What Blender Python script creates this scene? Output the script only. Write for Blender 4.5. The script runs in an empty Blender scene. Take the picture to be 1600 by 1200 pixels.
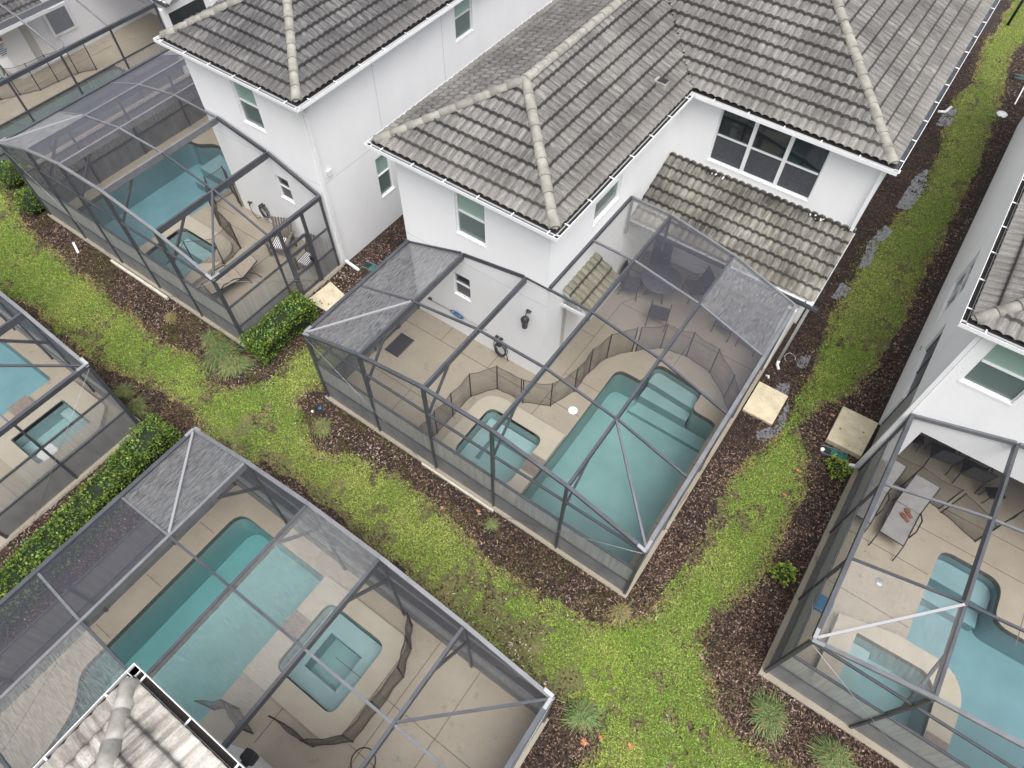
import bpy, bmesh, math, random
import numpy as np
from math import radians, sin, cos, pi, sqrt
from mathutils import Vector, Matrix
from mathutils.geometry import tessellate_polygon
random.seed(5); rng = np.random.default_rng(7)
S = bpy.context.scene
C = S.collection

# ------------------------------------------------------------------ camera
cam = bpy.data.objects.new('camera', bpy.data.cameras.new('camera')); C.objects.link(cam)
cam.data.lens = 23.94; cam.data.sensor_width = 36; cam.data.clip_end = 500
cam.matrix_world = Matrix.Translation((0, 0, 16)) @ Matrix.Rotation(radians(34.306), 4, 'Z') @ Matrix.Rotation(radians(33.855), 4, 'X') @ Matrix.Rotation(radians(1.028), 4, 'Z')
S.camera = cam
S.view_settings.view_transform = 'Standard'; S.view_settings.look = 'None'
S.view_settings.exposure = 0.71; S.view_settings.gamma = 1
S.render.engine = 'CYCLES'
S.cycles.transparent_max_bounces = 24; S.cycles.max_bounces = 7; S.cycles.diffuse_bounces = 5
S.cycles.glossy_bounces = 3; S.cycles.transmission_bounces = 4; S.cycles.volume_bounces = 0
S.cycles.caustics_reflective = False; S.cycles.caustics_refractive = False

# ------------------------------------------------------------------ overcast sky and soft sun
W = bpy.data.worlds.new('World'); S.world = W; W.use_nodes = True
nt = W.node_tree; nt.nodes.clear()
sky = nt.nodes.new('ShaderNodeTexSky'); sky.sky_type = 'NISHITA'; sky.sun_disc = False
SUN_EL, SUN_AZ = 65, 132
sky.sun_elevation = radians(SUN_EL); sky.sun_rotation = radians(SUN_AZ)
sky.air_density = 1.0; sky.dust_density = 6; sky.ozone_density = 1
hs = nt.nodes.new('ShaderNodeHueSaturation'); hs.inputs['Saturation'].default_value = 0.22
bg = nt.nodes.new('ShaderNodeBackground'); bg.inputs['Strength'].default_value = 0.15
wo = nt.nodes.new('ShaderNodeOutputWorld')
nt.links.new(sky.outputs[0], hs.inputs['Color']); nt.links.new(hs.outputs[0], bg.inputs[0]); nt.links.new(bg.outputs[0], wo.inputs[0])
sd = bpy.data.lights.new('sun', 'SUN'); sd.energy = 1.0; sd.angle = radians(55); sd.color = (1, .97, .93)
so = bpy.data.objects.new('sun', sd); C.objects.link(so)
_e, _a = radians(SUN_EL), radians(SUN_AZ)
so.rotation_euler = Vector((sin(_a)*cos(_e), cos(_a)*cos(_e), sin(_e))).to_track_quat('Z', 'Y').to_euler()

# ------------------------------------------------------------------ helpers
OFF = {}
class TFM:
    def __init__(s, sx=1, sy=1, ox=0, oy=0): s.sx, s.sy, s.ox, s.oy = sx, sy, ox, oy
    def __call__(s, p): return (s.sx*p[0]+s.ox, s.sy*p[1]+s.oy, p[2])
    @property
    def flip(s): return s.sx*s.sy < 0
ID = TFM()
T = ID
def setT(t=ID):
    global T; T = t

def thing(name, label, cat, loc=(0, 0, 0), rz=0, group=None, local=False, kind=None, parent=None):
    o = bpy.data.objects.new(name, None); C.objects.link(o); o.empty_display_size = .2
    if not local: loc = T(loc)
    o.location = loc; o.rotation_euler = (0, 0, rz)
    OFF[o] = (0, 0, 0) if local else loc
    if parent is None:
        if label: o['label'] = label
        if cat: o['category'] = cat
        if group: o['group'] = group
        if kind: o['kind'] = kind
    return o

def tag(o, label, cat, group=None, kind=None):
    o['label'] = label
    if cat: o['category'] = cat
    if group: o['group'] = group
    if kind: o['kind'] = kind
    return o

class MB:
    def __init__(s): s.v = []; s.f = []; s.m = []; s.uv = {}; s.sm = []
    def face(s, pts, mi=0, smooth=False, uv=None):
        n = len(s.v); s.v += [tuple(p) for p in pts]; s.f.append(tuple(range(n, n+len(pts)))); s.m.append(mi); s.sm.append(smooth)
        if uv: s.uv[len(s.f)-1] = uv
        return s
    def box(s, x0, x1, y0, y1, z0, z1, mi=0):
        x0, x1 = sorted((x0, x1)); y0, y1 = sorted((y0, y1)); z0, z1 = sorted((z0, z1))
        n = len(s.v)
        s.v += [(x0,y0,z0),(x1,y0,z0),(x1,y1,z0),(x0,y1,z0),(x0,y0,z1),(x1,y0,z1),(x1,y1,z1),(x0,y1,z1)]
        for f in ((0,3,2,1),(4,5,6,7),(0,1,5,4),(1,2,6,5),(2,3,7,6),(3,0,4,7)):
            s.f.append(tuple(n+i for i in f)); s.m.append(mi); s.sm.append(False)
        return s
    def bar(s, p, q, w, h, mi=0, up=(0,0,1), ext=0):
        p = Vector(p); q = Vector(q); d = (q-p)
        if d.length < 1e-6: return s
        d.normalize(); p = p-d*ext; q = q+d*ext
        u = Vector(up)
        if abs(d.dot(u)) > .98: u = Vector((1,0,0))
        sde = d.cross(u).normalized()*w/2; upv = sde.cross(d).normalized()*h/2
        n = len(s.v)
        for c in (p, q):
            for a, b in ((-1,-1),(1,-1),(1,1),(-1,1)): s.v.append(tuple(c+sde*a+upv*b))
        for f in ((3,2,1,0),(4,5,6,7),(0,1,5,4),(1,2,6,5),(2,3,7,6),(3,0,4,7)):
            s.f.append(tuple(n+i for i in f)); s.m.append(mi); s.sm.append(False)
        return s
    def tube(s, pts, r, seg=8, mi=0, closed=False, caps=True):
        P = [Vector(p) for p in pts]; n0 = len(s.v); N = len(P)
        rr = r if isinstance(r, (list, tuple)) else [r]*N
        prev = None
        for i, p in enumerate(P):
            if closed: d = P[(i+1) % N]-P[i-1]
            else: d = P[min(i+1, N-1)]-P[max(i-1, 0)]
            d.normalize()
            a = prev if prev is not None else (Vector((0,0,1)) if abs(d.z) < .9 else Vector((1,0,0)))
            a = (a-d*a.dot(d))
            if a.length < 1e-5: a = d.orthogonal()
            a.normalize(); prev = a; b = d.cross(a)
            for k in range(seg):
                t = 2*pi*k/seg; s.v.append(tuple(p+(a*cos(t)+b*sin(t))*rr[i]))
        R = N if closed else N-1
        for i in range(R):
            for k in range(seg):
                j = (i+1) % N
                s.f.append((n0+i*seg+k, n0+i*seg+(k+1) % seg, n0+j*seg+(k+1) % seg, n0+j*seg+k)); s.m.append(mi); s.sm.append(True)
        if not closed and caps:
            s.f.append(tuple(n0+k for k in range(seg))[::-1]); s.m.append(mi); s.sm.append(False)
            s.f.append(tuple(n0+(N-1)*seg+k for k in range(seg))); s.m.append(mi); s.sm.append(False)
        return s
    def lathe(s, prof, c=(0,0,0), seg=20, mi=0, smooth=True):
        n0 = len(s.v)
        for r, z in prof:
            for k in range(seg):
                t = 2*pi*k/seg; s.v.append((c[0]+r*cos(t), c[1]+r*sin(t), c[2]+z))
        for i in range(len(prof)-1):
            for k in range(seg):
                s.f.append((n0+i*seg+k, n0+i*seg+(k+1) % seg, n0+(i+1)*seg+(k+1) % seg, n0+(i+1)*seg+k)); s.m.append(mi); s.sm.append(smooth)
        return s
    def poly(s, outer, holes=(), z=0, mi=0):
        loops = [[Vector((p[0], p[1], 0)) for p in outer]]+[[Vector((p[0], p[1], 0)) for p in h] for h in holes]
        tris = tessellate_polygon(loops); flat = [p for l in loops for p in l]; n = len(s.v)
        s.v += [(p.x, p.y, z) for p in flat]
        for t in tris:
            a, b, c = (flat[i] for i in t)
            if (b-a).cross(c-a).z < 0: t = t[::-1]
            s.f.append(tuple(n+i for i in t)); s.m.append(mi); s.sm.append(False)
        return s
    def wall_ring(s, pts, z0, z1, mi=0, inward=False):
        N = len(pts)
        for i in range(N):
            a, b = pts[i], pts[(i+1) % N]
            q = [(a[0],a[1],z0),(b[0],b[1],z0),(b[0],b[1],z1),(a[0],a[1],z1)]
            s.face(q[::-1] if inward else q, mi)
        return s
    def prism(s, outer, z0, z1, holes=(), mi=0):
        s.poly(outer, holes, z1, mi); k = len(s.f); s.poly(outer, holes, z0, mi)
        for i in range(k, len(s.f)): s.f[i] = s.f[i][::-1]
        s.wall_ring(outer, z0, z1, mi)
        for h in holes: s.wall_ring(h, z0, z1, mi)
        return s
    def build(s, name, mats, parent=None, bevel=0, fixn=False):
        me = bpy.data.meshes.new(name)
        V = [T(p) for p in s.v]
        off = OFF.get(parent, (0,0,0)) if parent is not None else (0,0,0)
        V = [(p[0]-off[0], p[1]-off[1], p[2]-off[2]) for p in V]
        F = [f[::-1] for f in s.f] if T.flip else s.f
        me.from_pydata(V, [], F)
        if not isinstance(mats, (list, tuple)): mats = [mats]
        for m in mats: me.materials.append(m)
        me.polygons.foreach_set('material_index', s.m); me.polygons.foreach_set('use_smooth', s.sm)
        if s.uv:
            ul = me.uv_layers.new(name='uv')
            for fi, uv in s.uv.items():
                p = me.polygons[fi]
                uvv = uv[::-1] if T.flip else uv
                for k, li in enumerate(p.loop_indices): ul.data[li].uv = uvv[k]
        o = bpy.data.objects.new(name, me); C.objects.link(o)
        if parent is not None: o.parent = parent; OFF[o] = off
        if fixn:
            bm = bmesh.new(); bm.from_mesh(me); bmesh.ops.remove_doubles(bm, verts=bm.verts, dist=1e-5); bmesh.ops.recalc_face_normals(bm, faces=bm.faces); bm.to_mesh(me); bm.free()
        if bevel:
            md = o.modifiers.new('bevel', 'BEVEL'); md.width = bevel; md.segments = 2; md.limit_method = 'ANGLE'
        me.update()
        return o

def rpoly(pts, rad, n=6):
    out = []; N = len(pts)
    for i in range(N):
        p = Vector(pts[i]); a = Vector(pts[i-1]); b = Vector(pts[(i+1) % N])
        r = rad[i] if isinstance(rad, (list, tuple)) else rad
        if r <= 0: out.append((p.x, p.y)); continue
        da = (a-p).normalized(); db = (b-p).normalized()
        p0 = p+da*r; p1 = p+db*r
        for k in range(n+1):
            t = k/n; q = p0*(1-t)**2+p*2*t*(1-t)+p1*t*t; out.append((q.x, q.y))
    return out
def offset_poly(pts, d):
    N = len(pts); A = sum(pts[i][0]*pts[(i+1) % N][1]-pts[(i+1) % N][0]*pts[i][1] for i in range(N)); sg = 1 if A > 0 else -1
    out = []
    for i in range(N):
        a = Vector(pts[i-1]); p = Vector(pts[i]); b = Vector(pts[(i+1) % N])
        e1 = (p-a); e2 = (b-p)
        if e1.length < 1e-6: e1 = e2
        if e2.length < 1e-6: e2 = e1
        e1.normalize(); e2.normalize()
        n1 = Vector((e1.y, -e1.x)); n2 = Vector((e2.y, -e2.x)); nn = (n1+n2)
        nn = nn.normalized() if nn.length > 1e-6 else n1
        c = max(.4, nn.dot(n1)); q = p+nn*sg*d/c; out.append((q.x, q.y))
    return out

# ------------------------------------------------------------------ materials
def newmat(name):
    m = bpy.data.materials.new(name); m.use_nodes = True; nt = m.node_tree
    b = nt.nodes['Principled BSDF']; return m, nt, b
def N(nt, t, **kw):
    n = nt.nodes.new('ShaderNode'+t)
    for k, v in kw.items():
        if k.startswith('i_'):
            key = k[2:]; n.inputs[int(key) if key.isdigit() else key.replace('_', ' ')].default_value = v
        else: setattr(n, k, v)
    return n
def L(nt, a, b): nt.links.new(a, b)
def ramp(nt, fac, stops):
    r = nt.nodes.new('ShaderNodeValToRGB'); e = r.color_ramp.elements
    while len(e) < len(stops): e.new(.5)
    for i, (p, c) in enumerate(stops): e[i].position = p; e[i].color = (*c, 1) if len(c) == 3 else c
    L(nt, fac, r.inputs[0]); return r.outputs[0]
def coords(nt, scale=(1,1,1), kind='geo', rot=(0,0,0)):
    if kind == 'geo': src = N(nt, 'NewGeometry').outputs['Position']
    elif kind == 'obj': src = N(nt, 'TexCoord').outputs['Object']
    else: src = N(nt, 'TexCoord').outputs['UV']
    mp = N(nt, 'Mapping'); mp.inputs['Scale'].default_value = scale; mp.inputs['Rotation'].default_value = rot
    L(nt, src, mp.inputs[0]); return mp.outputs[0]
def noise(nt, vec, scale, detail=4, rough=.55, out='Fac'):
    n = N(nt, 'TexNoise'); n.inputs['Scale'].default_value = scale; n.inputs['Detail'].default_value = detail; n.inputs['Roughness'].default_value = rough
    L(nt, vec, n.inputs['Vector']); return n.outputs[out]
def mixc(nt, fac, a, b, mode='MIX'):
    m = N(nt, 'Mix', data_type='RGBA', blend_type=mode)
    for i, v in ((0, fac), (6, a), (7, b)):
        if hasattr(v, 'links'): L(nt, v, m.inputs[i])
        else: m.inputs[i].default_value = v if i == 0 else (*v, 1)
    return m.outputs[2]
def mth(nt, op, a, b=None, clamp=False):
    m = N(nt, 'Math', operation=op); m.use_clamp = clamp
    for i, v in ((0, a), (1, b)):
        if v is None: continue
        if hasattr(v, 'links'): L(nt, v, m.inputs[i])
        else: m.inputs[i].default_value = v
    return m.outputs[0]
def bump(nt, h, b, strength=.3, dist=.02):
    n = N(nt, 'Bump'); n.inputs['Strength'].default_value = strength; n.inputs['Distance'].default_value = dist
    L(nt, h, n.inputs['Height']); L(nt, n.outputs[0], b.inputs['Normal'])
def plain(name, col, rough=.6, metal=0, var=.0, scale=8, bmp=0, spec=.5):
    m, nt, b = newmat(name); b.inputs['Roughness'].default_value = rough; b.inputs['Metallic'].default_value = metal
    b.inputs['Specular IOR Level'].default_value = spec
    if var or bmp:
        v = coords(nt); f = noise(nt, v, scale, 5)
        if var: L(nt, ramp(nt, f, [(.3, tuple(c*(1-var) for c in col)), (.7, tuple(min(1, c*(1+var)) for c in col))]), b.inputs['Base Color'])
        else: b.inputs['Base Color'].default_value = (*col, 1)
        if bmp: bump(nt, noise(nt, v, scale*6, 4), b, bmp, .01)
    else: b.inputs['Base Color'].default_value = (*col, 1)
    return m

M = {}
def mk_stucco():
    m, nt, b = newmat('stucco'); v = coords(nt)
    vs = coords(nt, (1.0, 1.0, .55))
    f = noise(nt, vs, 1.2, 5)
    L(nt, ramp(nt, f, [(.25, (.79, .795, .81)), (.6, (.83, .835, .845)), (.8, (.85, .855, .86))]), b.inputs['Base Color'])
    b.inputs['Roughness'].default_value = .85
    bump(nt, noise(nt, v, 16, 6, .75), b, .5, .016); return m
M['stucco'] = mk_stucco()
M['trim'] = plain('white_paint', (.78, .79, .80), .4, var=.05, scale=3)
M['trimdirty'] = plain('white_paint_weathered', (.70, .70, .68), .5, var=.15, scale=5)
M['debris'] = plain('leaf_debris', (.018, .015, .013), .9, var=.6, scale=30, bmp=.6)
M['gutterin'] = plain('dark_gutter_floor', (.05, .06, .075), .3, var=.5, scale=9)  # trough floor coloured dark blue-grey
M['frame'] = plain('bronze_aluminium', (.085, .09, .105), .4, .3, var=.18, scale=2.5)
M['framesheen'] = plain('aluminium_sky_sheen', (.17, .175, .19), .5, .15, var=.15, scale=4)  # sky sheen on the frame, painted as a paler base colour
M['bracelight'] = plain('bright_aluminium', (.33, .33, .35), .5, .15)
M['black'] = plain('black_rubber', (.012, .012, .013), .5)
M['darkmetal'] = plain('dark_metal', (.03, .03, .032), .45, .3)
M['brownmetal'] = plain('dark_brown_post', (.018, .013, .011), .5, .1)
M['glass'] = plain('dark_glass', (.015, .022, .025), .05, spec=1.0)
M['glasscreen'] = plain('insect_screen_glass', (.065, .07, .082), .35, var=.2, scale=14)
M['white'] = plain('white_plastic', (.8, .8, .8), .35)
M['blueplastic'] = plain('blue_plastic', (.03, .13, .28), .4)
M['teal'] = plain('green_plastic', (.02, .15, .13), .4, var=.3, scale=10)
M['tealdark'] = plain('dark_green_plastic', (.006, .03, .03), .4)
M['bluemetal'] = plain('blue_painted_metal', (.03, .14, .28), .4)
M['greyfab'] = plain('grey_sling_fabric', (.21, .205, .20), .8, var=.12, scale=6, bmp=.3)
M['darkfab'] = plain('charcoal_sling_fabric', (.06, .06, .065), .8, var=.15, scale=8, bmp=.3)
M['tanfab'] = plain('tan_sling_fabric', (.33, .28, .22), .8, var=.12, scale=6, bmp=.3)
M['tabletop'] = plain('frosted_table_top', (.09, .09, .10), .25, var=.2, scale=4)
M['orange'] = plain('orange_leaf', (.42, .19, .09), .7, var=.4, scale=30)
M['brownsand'] = plain('brown_leather', (.16, .055, .025), .6, var=.3, scale=40)
M['wood'] = plain('weathered_wood', (.14, .12, .105), .7, var=.25, scale=10)
M['red'] = plain('red_paint', (.5, .03, .04), .5)
M['steel'] = plain('grey_galvanised', (.35, .36, .38), .35, .5)
M['beigedoor'] = plain('beige_door_paint', (.52, .52, .49), .5, var=.04)
M['dark'] = plain('dark_interior', (.03, .028, .026), .9)  # shade of lanai and rooms put into a near-black colour

def mk_blind(name, c1, c2, ax='Z'):
    m, nt, b = newmat(name); v = coords(nt)
    sx = N(nt, 'SeparateXYZ'); L(nt, v, sx.inputs[0])
    w = mth(nt, 'FRACT', mth(nt, 'MULTIPLY', sx.outputs[2], 22))
    L(nt, ramp(nt, w, [(.0, c2), (.25, c1), (.8, c1), (1, c2)]), b.inputs['Base Color'])
    b.inputs['Roughness'].default_value = .12; b.inputs['Specular IOR Level'].default_value = .8; return m
M['blindlight'] = mk_blind('blinds_behind_glass', (.30, .42, .37), (.20, .30, .26))
M['blinddark'] = mk_blind('blinds_behind_screen', (.13, .17, .16), (.08, .11, .105))

def mk_deck():
    m, nt, b = newmat('deck_concrete'); v = coords(nt)
    a = ramp(nt, noise(nt, v, .9, 5, .6), [(.3, (.275, .24, .185)), (.55, (.315, .275, .213)), (.75, (.35, .31, .245))])
    st = ramp(nt, noise(nt, v, 3.1, 6, .7), [(.28, (.74, .72, .70)), (.42, (1, 1, 1))])
    sp = ramp(nt, noise(nt, v, 55, 3, .6), [(.35, (.9, .9, .9)), (.6, (1, 1, 1))])
    c = mixc(nt, 1, a, st, 'MULTIPLY'); c = mixc(nt, 1, c, sp, 'MULTIPLY')
    L(nt, c, b.inputs['Base Color']); L(nt, mth(nt, 'ADD', mth(nt, 'MULTIPLY', noise(nt, v, 1.7), .5), .28), b.inputs['Roughness'])
    bump(nt, noise(nt, v, 70, 4), b, .2, .004); return m
M['deck'] = mk_deck()
M['coping'] = plain('coping_concrete', (.365, .33, .26), .6, var=.07, scale=2.2, bmp=.15)
M['joint'] = plain('deck_joint', (.15, .12, .095), .9, var=.3, scale=10)
M['padm'] = plain('utility_pad_concrete', (.56, .49, .35), .65, var=.16, scale=4, bmp=.2)
M['kerb'] = plain('slab_edge', (.55, .52, .45), .7, var=.15, scale=6)

def mk_tiles(name, dark, mid, light, warm=(1, 1, 1), big_amp=.32, lapk=.85, sk=(26, 2.6, 1)):
    m, nt, b = newmat(name); uv = coords(nt, (1, 1, 1), 'uv')
    sx = N(nt, 'SeparateXYZ'); L(nt, uv, sx.inputs[0])
    cu = mth(nt, 'FLOOR', mth(nt, 'DIVIDE', sx.outputs[0], .41)); cv = mth(nt, 'FLOOR', mth(nt, 'DIVIDE', sx.outputs[1], .36))
    cb = N(nt, 'CombineXYZ'); L(nt, cu, cb.inputs[0]); L(nt, cv, cb.inputs[1])
    wn = N(nt, 'TexWhiteNoise', noise_dimensions='3D'); L(nt, cb.outputs[0], wn.inputs['Vector'])
    sv = coords(nt, sk, 'uv'); st = noise(nt, sv, 1, 6, .72)
    # streaks differ per tile
    ad = N(nt, 'VectorMath', operation='ADD'); L(nt, sv, ad.inputs[0]); sc = N(nt, 'VectorMath', operation='SCALE'); L(nt, wn.outputs['Color'], sc.inputs[0]); sc.inputs['Scale'].default_value = 9; L(nt, sc.outputs[0], ad.inputs[1])
    st = noise(nt, ad.outputs[0], 1, 6, .7)
    big = noise(nt, coords(nt), .8, 4, .6)
    f = mth(nt, 'ADD', mth(nt, 'MULTIPLY', st, .72), mth(nt, 'ADD', mth(nt, 'MULTIPLY', wn.outputs['Value'], .07), mth(nt, 'MULTIPLY', mth(nt, 'SUBTRACT', big, .5), big_amp)))
    f = mth(nt, 'ADD', f, .16)
    c = ramp(nt, f, [(.38, dark), (.56, mid), (.74, light), (.86, tuple(min(1, x*1.4) for x in light))])
    # shadow gap and grime at each course lap, painted into the colour
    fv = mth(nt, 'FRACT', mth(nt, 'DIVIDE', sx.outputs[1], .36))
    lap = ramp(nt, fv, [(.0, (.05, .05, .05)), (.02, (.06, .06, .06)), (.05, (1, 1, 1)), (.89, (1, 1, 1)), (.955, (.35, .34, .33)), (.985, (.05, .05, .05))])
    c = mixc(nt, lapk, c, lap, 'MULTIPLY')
    uf = mth(nt, 'ABSOLUTE', mth(nt, 'SUBTRACT', mth(nt, 'FRACT', mth(nt, 'DIVIDE', sx.outputs[0], .205)), .5))
    val = ramp(nt, mth(nt, 'ADD', uf, mth(nt, 'MULTIPLY', mth(nt, 'SUBTRACT', st, .5), .25)), [(.30, (1, 1, 1)), (.48, (.50, .49, .48))])
    c = mixc(nt, .6, c, val, 'MULTIPLY')
    # lime and lichen close to the eaves
    ev = ramp(nt, mth(nt, 'ADD', sx.outputs[1], mth(nt, 'MULTIPLY', st, .9)), [(.35, (1, 1, 1)), (.95, (0, 0, 0))])
    c = mixc(nt, mth(nt, 'MULTIPLY', ev, .22), c, tuple(min(1, x*1.15*w) for x, w in zip(light, (1.05, 1, .92))))
    sp = ramp(nt, noise(nt, coords(nt, (55, 20, 1), 'uv'), 1, 4, .8), [(.34, (.55, .54, .53)), (.5, (1, 1, 1)), (.68, (1.28, 1.27, 1.25))])
    c = mixc(nt, .75, c, sp, 'MULTIPLY')
    c = mixc(nt, 1, c, warm, 'MULTIPLY')
    L(nt, c, b.inputs['Base Color']); b.inputs['Roughness'].default_value = .8
    bump(nt, noise(nt, coords(nt, (60, 60, 60)), 1, 4, .7), b, .5, .006); return m
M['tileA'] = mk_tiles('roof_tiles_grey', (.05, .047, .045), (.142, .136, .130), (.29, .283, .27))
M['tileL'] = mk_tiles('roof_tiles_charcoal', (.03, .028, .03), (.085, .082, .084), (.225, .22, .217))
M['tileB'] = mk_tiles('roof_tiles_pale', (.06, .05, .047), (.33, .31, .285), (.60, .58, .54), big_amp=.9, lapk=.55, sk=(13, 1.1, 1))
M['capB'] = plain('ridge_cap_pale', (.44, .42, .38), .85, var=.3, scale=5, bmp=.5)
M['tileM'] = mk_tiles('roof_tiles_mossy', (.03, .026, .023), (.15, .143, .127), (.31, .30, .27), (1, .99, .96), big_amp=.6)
M['cap'] = plain('ridge_cap_cement', (.27, .26, .232), .85, var=.28, scale=4, bmp=.5)

def mk_water(name, absorb, dens):
    m, nt, b = newmat(name); nt.nodes.remove(b); out = nt.nodes['Material Output']
    v = coords(nt)
    bp = N(nt, 'Bump'); bp.inputs['Strength'].default_value = .35; bp.inputs['Distance'].default_value = .03
    L(nt, noise(nt, v, 5.5, 4, .6), bp.inputs['Height'])
    fr = N(nt, 'Fresnel'); fr.inputs[0].default_value = 1.33; L(nt, bp.outputs[0], fr.inputs['Normal'])
    gl = N(nt, 'BsdfGlossy'); gl.inputs['Roughness'].default_value = .03; L(nt, bp.outputs[0], gl.inputs['Normal'])
    tr = N(nt, 'BsdfTransparent'); mx = N(nt, 'MixShader'); L(nt, fr.outputs[0], mx.inputs[0]); L(nt, tr.outputs[0], mx.inputs[1]); L(nt, gl.outputs[0], mx.inputs[2])
    L(nt, mx.outputs[0], out.inputs['Surface'])
    va = N(nt, 'VolumeAbsorption'); va.inputs['Color'].default_value = (*absorb, 1); va.inputs['Density'].default_value = dens
    L(nt, va.outputs[0], out.inputs['Volume']); return m
M['water'] = mk_water('pool_water_teal', (.40, .80, .78), .30)
M['waterB'] = mk_water('pool_water_blue', (.42, .80, .87), .30)
M['waterD'] = mk_water('pool_water_deep', (.28, .74, .74), .45)
M['plaster'] = plain('pool_plaster', (.25, .36, .355), .6, var=.10, scale=1.1)
M['plasterS'] = plain('spa_plaster', (.30, .42, .42), .6, var=.08, scale=1.5)
M['plasterB'] = plain('pool_plaster_blue', (.215, .325, .345), .6, var=.10, scale=1.1)
M['plasterD'] = plain('pool_plaster_deep', (.27, .43, .43), .6, var=.10, scale=1.1)
M['tileband'] = plain('waterline_tile', (.09, .075, .06), .35, var=.5, scale=18)
def mk_spill():
    m, nt, b = newmat('slate_mosaic'); br = N(nt, 'TexBrick'); br.inputs['Scale'].default_value = 9
    br.inputs['Color1'].default_value = (.20, .15, .11, 1); br.inputs['Color2'].default_value = (.10, .085, .08, 1); br.inputs['Mortar'].default_value = (.32, .28, .24, 1)
    L(nt, coords(nt), br.inputs['Vector']); L(nt, br.outputs[0], b.inputs['Base Color']); b.inputs['Roughness'].default_value = .3; return m
M['spill'] = mk_spill()

def mk_screen(name, t0, col, streak=None, rough=.5, gloss=0.0, axis=(1, 1, 1)):
    """insect mesh: share of open holes t0 seen square-on, closing up as the sheet is seen more from the side"""
    m, nt, b = newmat(name); out = nt.nodes['Material Output']
    g = N(nt, 'NewGeometry'); d = N(nt, 'VectorMath', operation='DOT_PRODUCT'); L(nt, g.outputs['Incoming'], d.inputs[0]); L(nt, g.outputs['Normal'], d.inputs[1])
    cs = mth(nt, 'MAXIMUM', mth(nt, 'ABSOLUTE', d.outputs['Value']), .12)
    tr = mth(nt, 'POWER', t0, mth(nt, 'DIVIDE', 1.0, cs)); op = mth(nt, 'SUBTRACT', 1.0, tr)
    b.inputs['Roughness'].default_value = rough; b.inputs['Base Color'].default_value = (*col, 1); b.inputs['Specular IOR Level'].default_value = .3
    if streak:
        lo, hi, dark, light, sc = streak
        n = noise(nt, coords(nt, sc, 'geo'), 1, 2, .5)
        big = noise(nt, coords(nt, (1.1, 1.1, 1.1), 'geo'), 1, 4, .6)
        f = mth(nt, 'ADD', mth(nt, 'MULTIPLY', n, .88), mth(nt, 'MULTIPLY', big, .14))
        L(nt, ramp(nt, f, [(.36, dark), (.64, light)]), b.inputs['Base Color'])
        op = mth(nt, 'MULTIPLY', op, mth(nt, 'ADD', lo, mth(nt, 'MULTIPLY', f, hi-lo)), clamp=True)
    tb = N(nt, 'BsdfTransparent'); mx = N(nt, 'MixShader'); L(nt, op, mx.inputs[0]); L(nt, tb.outputs[0], mx.inputs[1]); L(nt, b.outputs[0], mx.inputs[2])
    L(nt, mx.outputs[0], out.inputs['Surface']); return m
M['scr'] = mk_screen('insect_screen', .945, (.10, .10, .12))
M['scrgrey'] = mk_screen('insect_screen_damp_haze', .76, (.10, .10, .125))  # damp mesh; its sky haze is put into the grey colour
M['scrwall'] = mk_screen('insect_screen_wall', .86, (.10, .105, .13))
M['scrwet'] = mk_screen('insect_screen_wet_sheen', .60, (.2, .2, .2), (.75, 1.3, (.11, .115, .122), (.25, .255, .265), (50, 5, 5)), .4)  # wet film; sky reflection painted as paler streaks, also in the next three
M['scrwetx'] = mk_screen('insect_screen_wet_sheen_cross', .62, (.2, .2, .2), (.7, 1.25, (.15, .153, .165), (.28, .285, .305), (50, 6, 6)), .4)
M['scrlight'] = mk_screen('insect_screen_bead_sheen', .80, (.2, .2, .2), (.6, 1.4, (.24, .24, .24), (.42, .42, .415), (50, 7, 7)), .4)
M['scrwetteal'] = mk_screen('insect_screen_wet_sheen_light', .74, (.2, .2, .2), (.65, 1.3, (.20, .205, .21), (.38, .385, .39), (6, 50, 6)), .4)
M['privacy'] = mk_screen('privacy_screen', .56, (.2, .2, .2), (.88, 1.12, (.24, .245, .245), (.30, .305, .30), (14, 14, .8)), .6)
M['privlow'] = mk_screen('kick_panel', .25, (.14, .145, .155), (.85, 1.15, (.15, .155, .162), (.20, .205, .21), (3, 3, 1)), .55)
M['fencemesh'] = mk_screen('pool_fence_mesh', .81, (.06, .045, .035), (.7, 1.3, (.04, .03, .024), (.10, .08, .065), (2, 2, 9)), .8)

# foliage / ground: colour comes from a per-face attribute
def mk_attr(name, rough=.7, trans=0.0, spec=.2):
    m, nt, b = newmat(name); a = N(nt, 'Attribute', attribute_name='col')
    L(nt, a.outputs['Color'], b.inputs['Base Color']); b.inputs['Roughness'].default_value = rough; b.inputs['Specular IOR Level'].default_value = spec
    if trans: 
        out = nt.nodes['Material Output']; tl = N(nt, 'BsdfTranslucent'); L(nt, a.outputs['Color'], tl.inputs[0]); mx = N(nt, 'MixShader'); mx.inputs[0].default_value = trans
        L(nt, b.outputs[0], mx.inputs[1]); L(nt, tl.outputs[0], mx.inputs[2]); L(nt, mx.outputs[0], out.inputs['Surface'])
    return m
M['leafattr'] = mk_attr('leaf_cards', .45, .25, .4)
M['grassattr'] = mk_attr('grass_blades', .6, .25)
M['chipattr'] = mk_attr('bark_chips', .75)

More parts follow.
